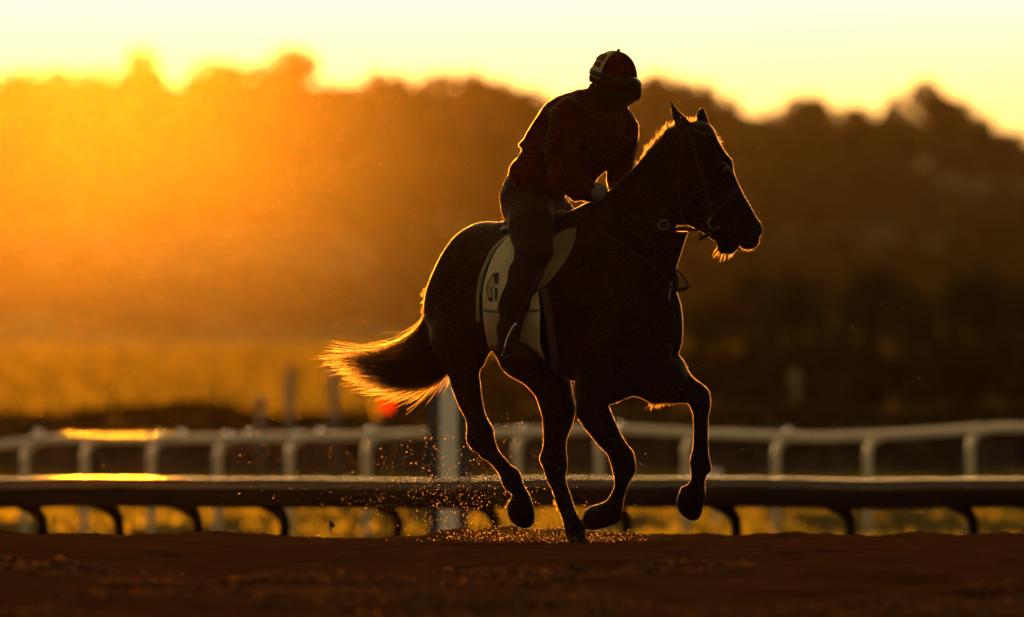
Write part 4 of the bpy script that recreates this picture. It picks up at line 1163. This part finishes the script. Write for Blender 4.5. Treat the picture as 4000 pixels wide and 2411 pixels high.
for (px, py, t, sg, w0, w1) in ((2372, 778, -.075, 1, (2300, 745, -.155, 40), (2340, 757, -.105, 36)), (2448, 818, .03, -1, (2405, 806, .095, 34), (2424, 812, .068, 33))):
    V, Q = hand(px, py, t, sg)
    gl = mesh_np('glove', V, Q, M_GLOVE, person)
    V, Q = solid([RC(w0[:3], w0[3], w1[:3], w1[3], 1, .01)], .005)
    mesh_np('cuff', V, Q, M_CUFF, gl)

# ------------------------------------------------------------------ dirt thrown up by the hooves and dust in the air
def grains(name, P, size, m, label, seed):
    r = np.random.default_rng(seed); n = len(P)
    s = size * (0.35 + 1.3 * r.random(n) ** 2.2)
    u = r.normal(size=(n, 3)); u /= np.linalg.norm(u, axis=1)[:, None]
    v = np.cross(u, r.normal(size=(n, 3))); v /= np.linalg.norm(v, axis=1)[:, None]
    s = s[:, None]
    V = np.stack([P - u * s, P - v * s * .6, P + u * s * .8, P + v * s * .7], 1)
    Fq = np.arange(4 * n).reshape(-1, 4)
    o = mesh_np(name, V.reshape(-1, 3), Fq, m, None, smooth=False); tag(o, label, kind='stuff'); return o
def px_cloud(n, mx, sx, my, sy, y0, sy_, r):
    px = r.normal(mx, sx, n); py = r.normal(my, sy, n); Y = r.normal(y0, sy_, n)
    k = Y / (CP - SP * (1205.5 - py) / F)
    P = np.stack([(px - 2000) / F * k, Y, HC + k * (SP + CP * (1205.5 - py) / F)], -1)
    return P[P[:, 2] > -.03]
P = np.concatenate([px_cloud(1700, 1850, 210, 1985, 75, 72.4, .35, rng), px_cloud(3400, 2060, 190, 2098, 26, 72.2, .3, rng), px_cloud(900, 1450, 300, 1900, 110, 72.6, .6, rng),
                    px_cloud(160, 2300, 110, 1985, 40, 71.9, .3, rng), px_cloud(900, 2330, 120, 2105, 16, 71.8, .2, rng), px_cloud(900, 1800, 150, 1800, 100, 72.5, .4, rng)])
grains('dirt_spray', P, .0034, M_SPRAY, 'golden spray of dirt grains kicked up behind the hooves', 41)
n = 44000
Yd = 46 + 16.0 * rng.random(n) ** 0.8; xd = (rng.random(n) - .5) * Yd / F * 4400
kd = vnoise(xd * 1.5 + 9, Yd * .45, 51) + .4 * vnoise(xd * 3.7, Yd * 1.2, 52) > .0
xd, Yd = xd[kd], Yd[kd]
grains('loose_dirt', np.stack([xd, Yd, dirt_z(xd, Yd) + .006], -1), .022, M_LOOSE, 'loose crumbs of dirt lying on the harrowed track', 43)
n = 1500
px = rng.random(n) ** 1.3 * 3900 + 20; py = 330 + rng.random(n) * 1500; Y = rng.normal(72.5, 3.0, n)
k = Y / (CP - SP * (1205.5 - py) / F)
grains('dust_motes', np.stack([(px - 2000) / F * k, Y, HC + k * (SP + CP * (1205.5 - py) / F)], -1), .0026, M_MOTE, 'fine dust motes floating in the backlit air', 42)
for i, (px_, py_, r_, lab) in enumerate([(1293, 2042, 9, 'upper dark clod of dirt flying left of the horse'), (1298, 2052, 12, 'larger dark clod of dirt flying left of the horse'), (1290, 2066, 6, 'small low clod of dirt flying left of the horse'),
                                   (2168, 2078, 10, 'slim upright clod thrown up beside the planted hind hoof'), (2142, 2066, 5, 'small clod hanging left of the planted hind hoof'), (722, 1890, 5, 'lone dark clod in front of the near rail on the left')]):
    mb = MB(); q = at(px_, py_, 72.3); mb.sphere((0, 0, 0), r_ / PXM, 7, 5, (.8, 1, 1.9 if i == 3 else .75))
    V = np.array(mb.v) * (1 + .25 * np.random.default_rng(i).normal(size=(len(mb.v), 1)))
    o = mesh_np('dirt_clod', V, mb.f, M_CLOD, None, smooth=False); o.location = q; o.rotation_euler = (.4 * i, .3 * i, i)
    tag(o, lab, 'clod', 'clods of dirt in the air')

# ------------------------------------------------------------------ air
hz_m = bpy.data.materials.new('haze'); hz_m.use_nodes = True
nt = hz_m.node_tree; nt.nodes.remove(nt.nodes['Principled BSDF'])
pv = nt.nodes.new('ShaderNodeVolumePrincipled')
pv.inputs['Color'].default_value = (0.32, 0.26, 0.13, 1)
pv.inputs['Density'].default_value = 1.9e-5
pv.inputs['Anisotropy'].default_value = 0.981
nt.links.new(pv.outputs[0], nt.nodes['Material Output'].inputs['Volume'])
mb = MB(); mb.box((0, 150, 20), (2900, 2760, 46)); hz = mb.build('haze', hz_m, smooth=False)
tag(hz, kind='stuff')

# dust volume added to brighten the left of the infield, thickest in the middle and thinning out to nothing
dm = bpy.data.materials.new('added_dust_cloud'); dm.use_nodes = True
nt = dm.node_tree; nt.nodes.remove(nt.nodes['Principled BSDF'])
pv = nt.nodes.new('ShaderNodeVolumePrincipled')
pv.inputs['Color'].default_value = (0.32, 0.26, 0.13, 1)
pv.inputs['Anisotropy'].default_value = 0.981
tc = nt.nodes.new('ShaderNodeTexCoord')
ln = nt.nodes.new('ShaderNodeVectorMath'); ln.operation = 'LENGTH'; nt.links.new(tc.outputs['Object'], ln.inputs[0])
mr = nt.nodes.new('ShaderNodeMapRange'); mr.interpolation_type = 'SMOOTHERSTEP'
mr.inputs['From Min'].default_value = 0.0; mr.inputs['From Max'].default_value = 0.98
mr.inputs['To Min'].default_value = 3.0e-4; mr.inputs['To Max'].default_value = 0.0
nt.links.new(ln.outputs['Value'], mr.inputs['Value']); nt.links.new(mr.outputs[0], pv.inputs['Density'])
nt.links.new(pv.outputs[0], nt.nodes['Material Output'].inputs['Volume'])
mb = MB(); mb.sphere((0, 0, 0), 1.0, 32, 20)
dc = mb.build('added_dust_cloud', dm); dc.location = (at(350, 1000, 460).x, 460, 2.0); dc.scale = (20, 340, 20)
tag(dc, 'added dust carrying the glow over the left half of the infield', kind='stuff')
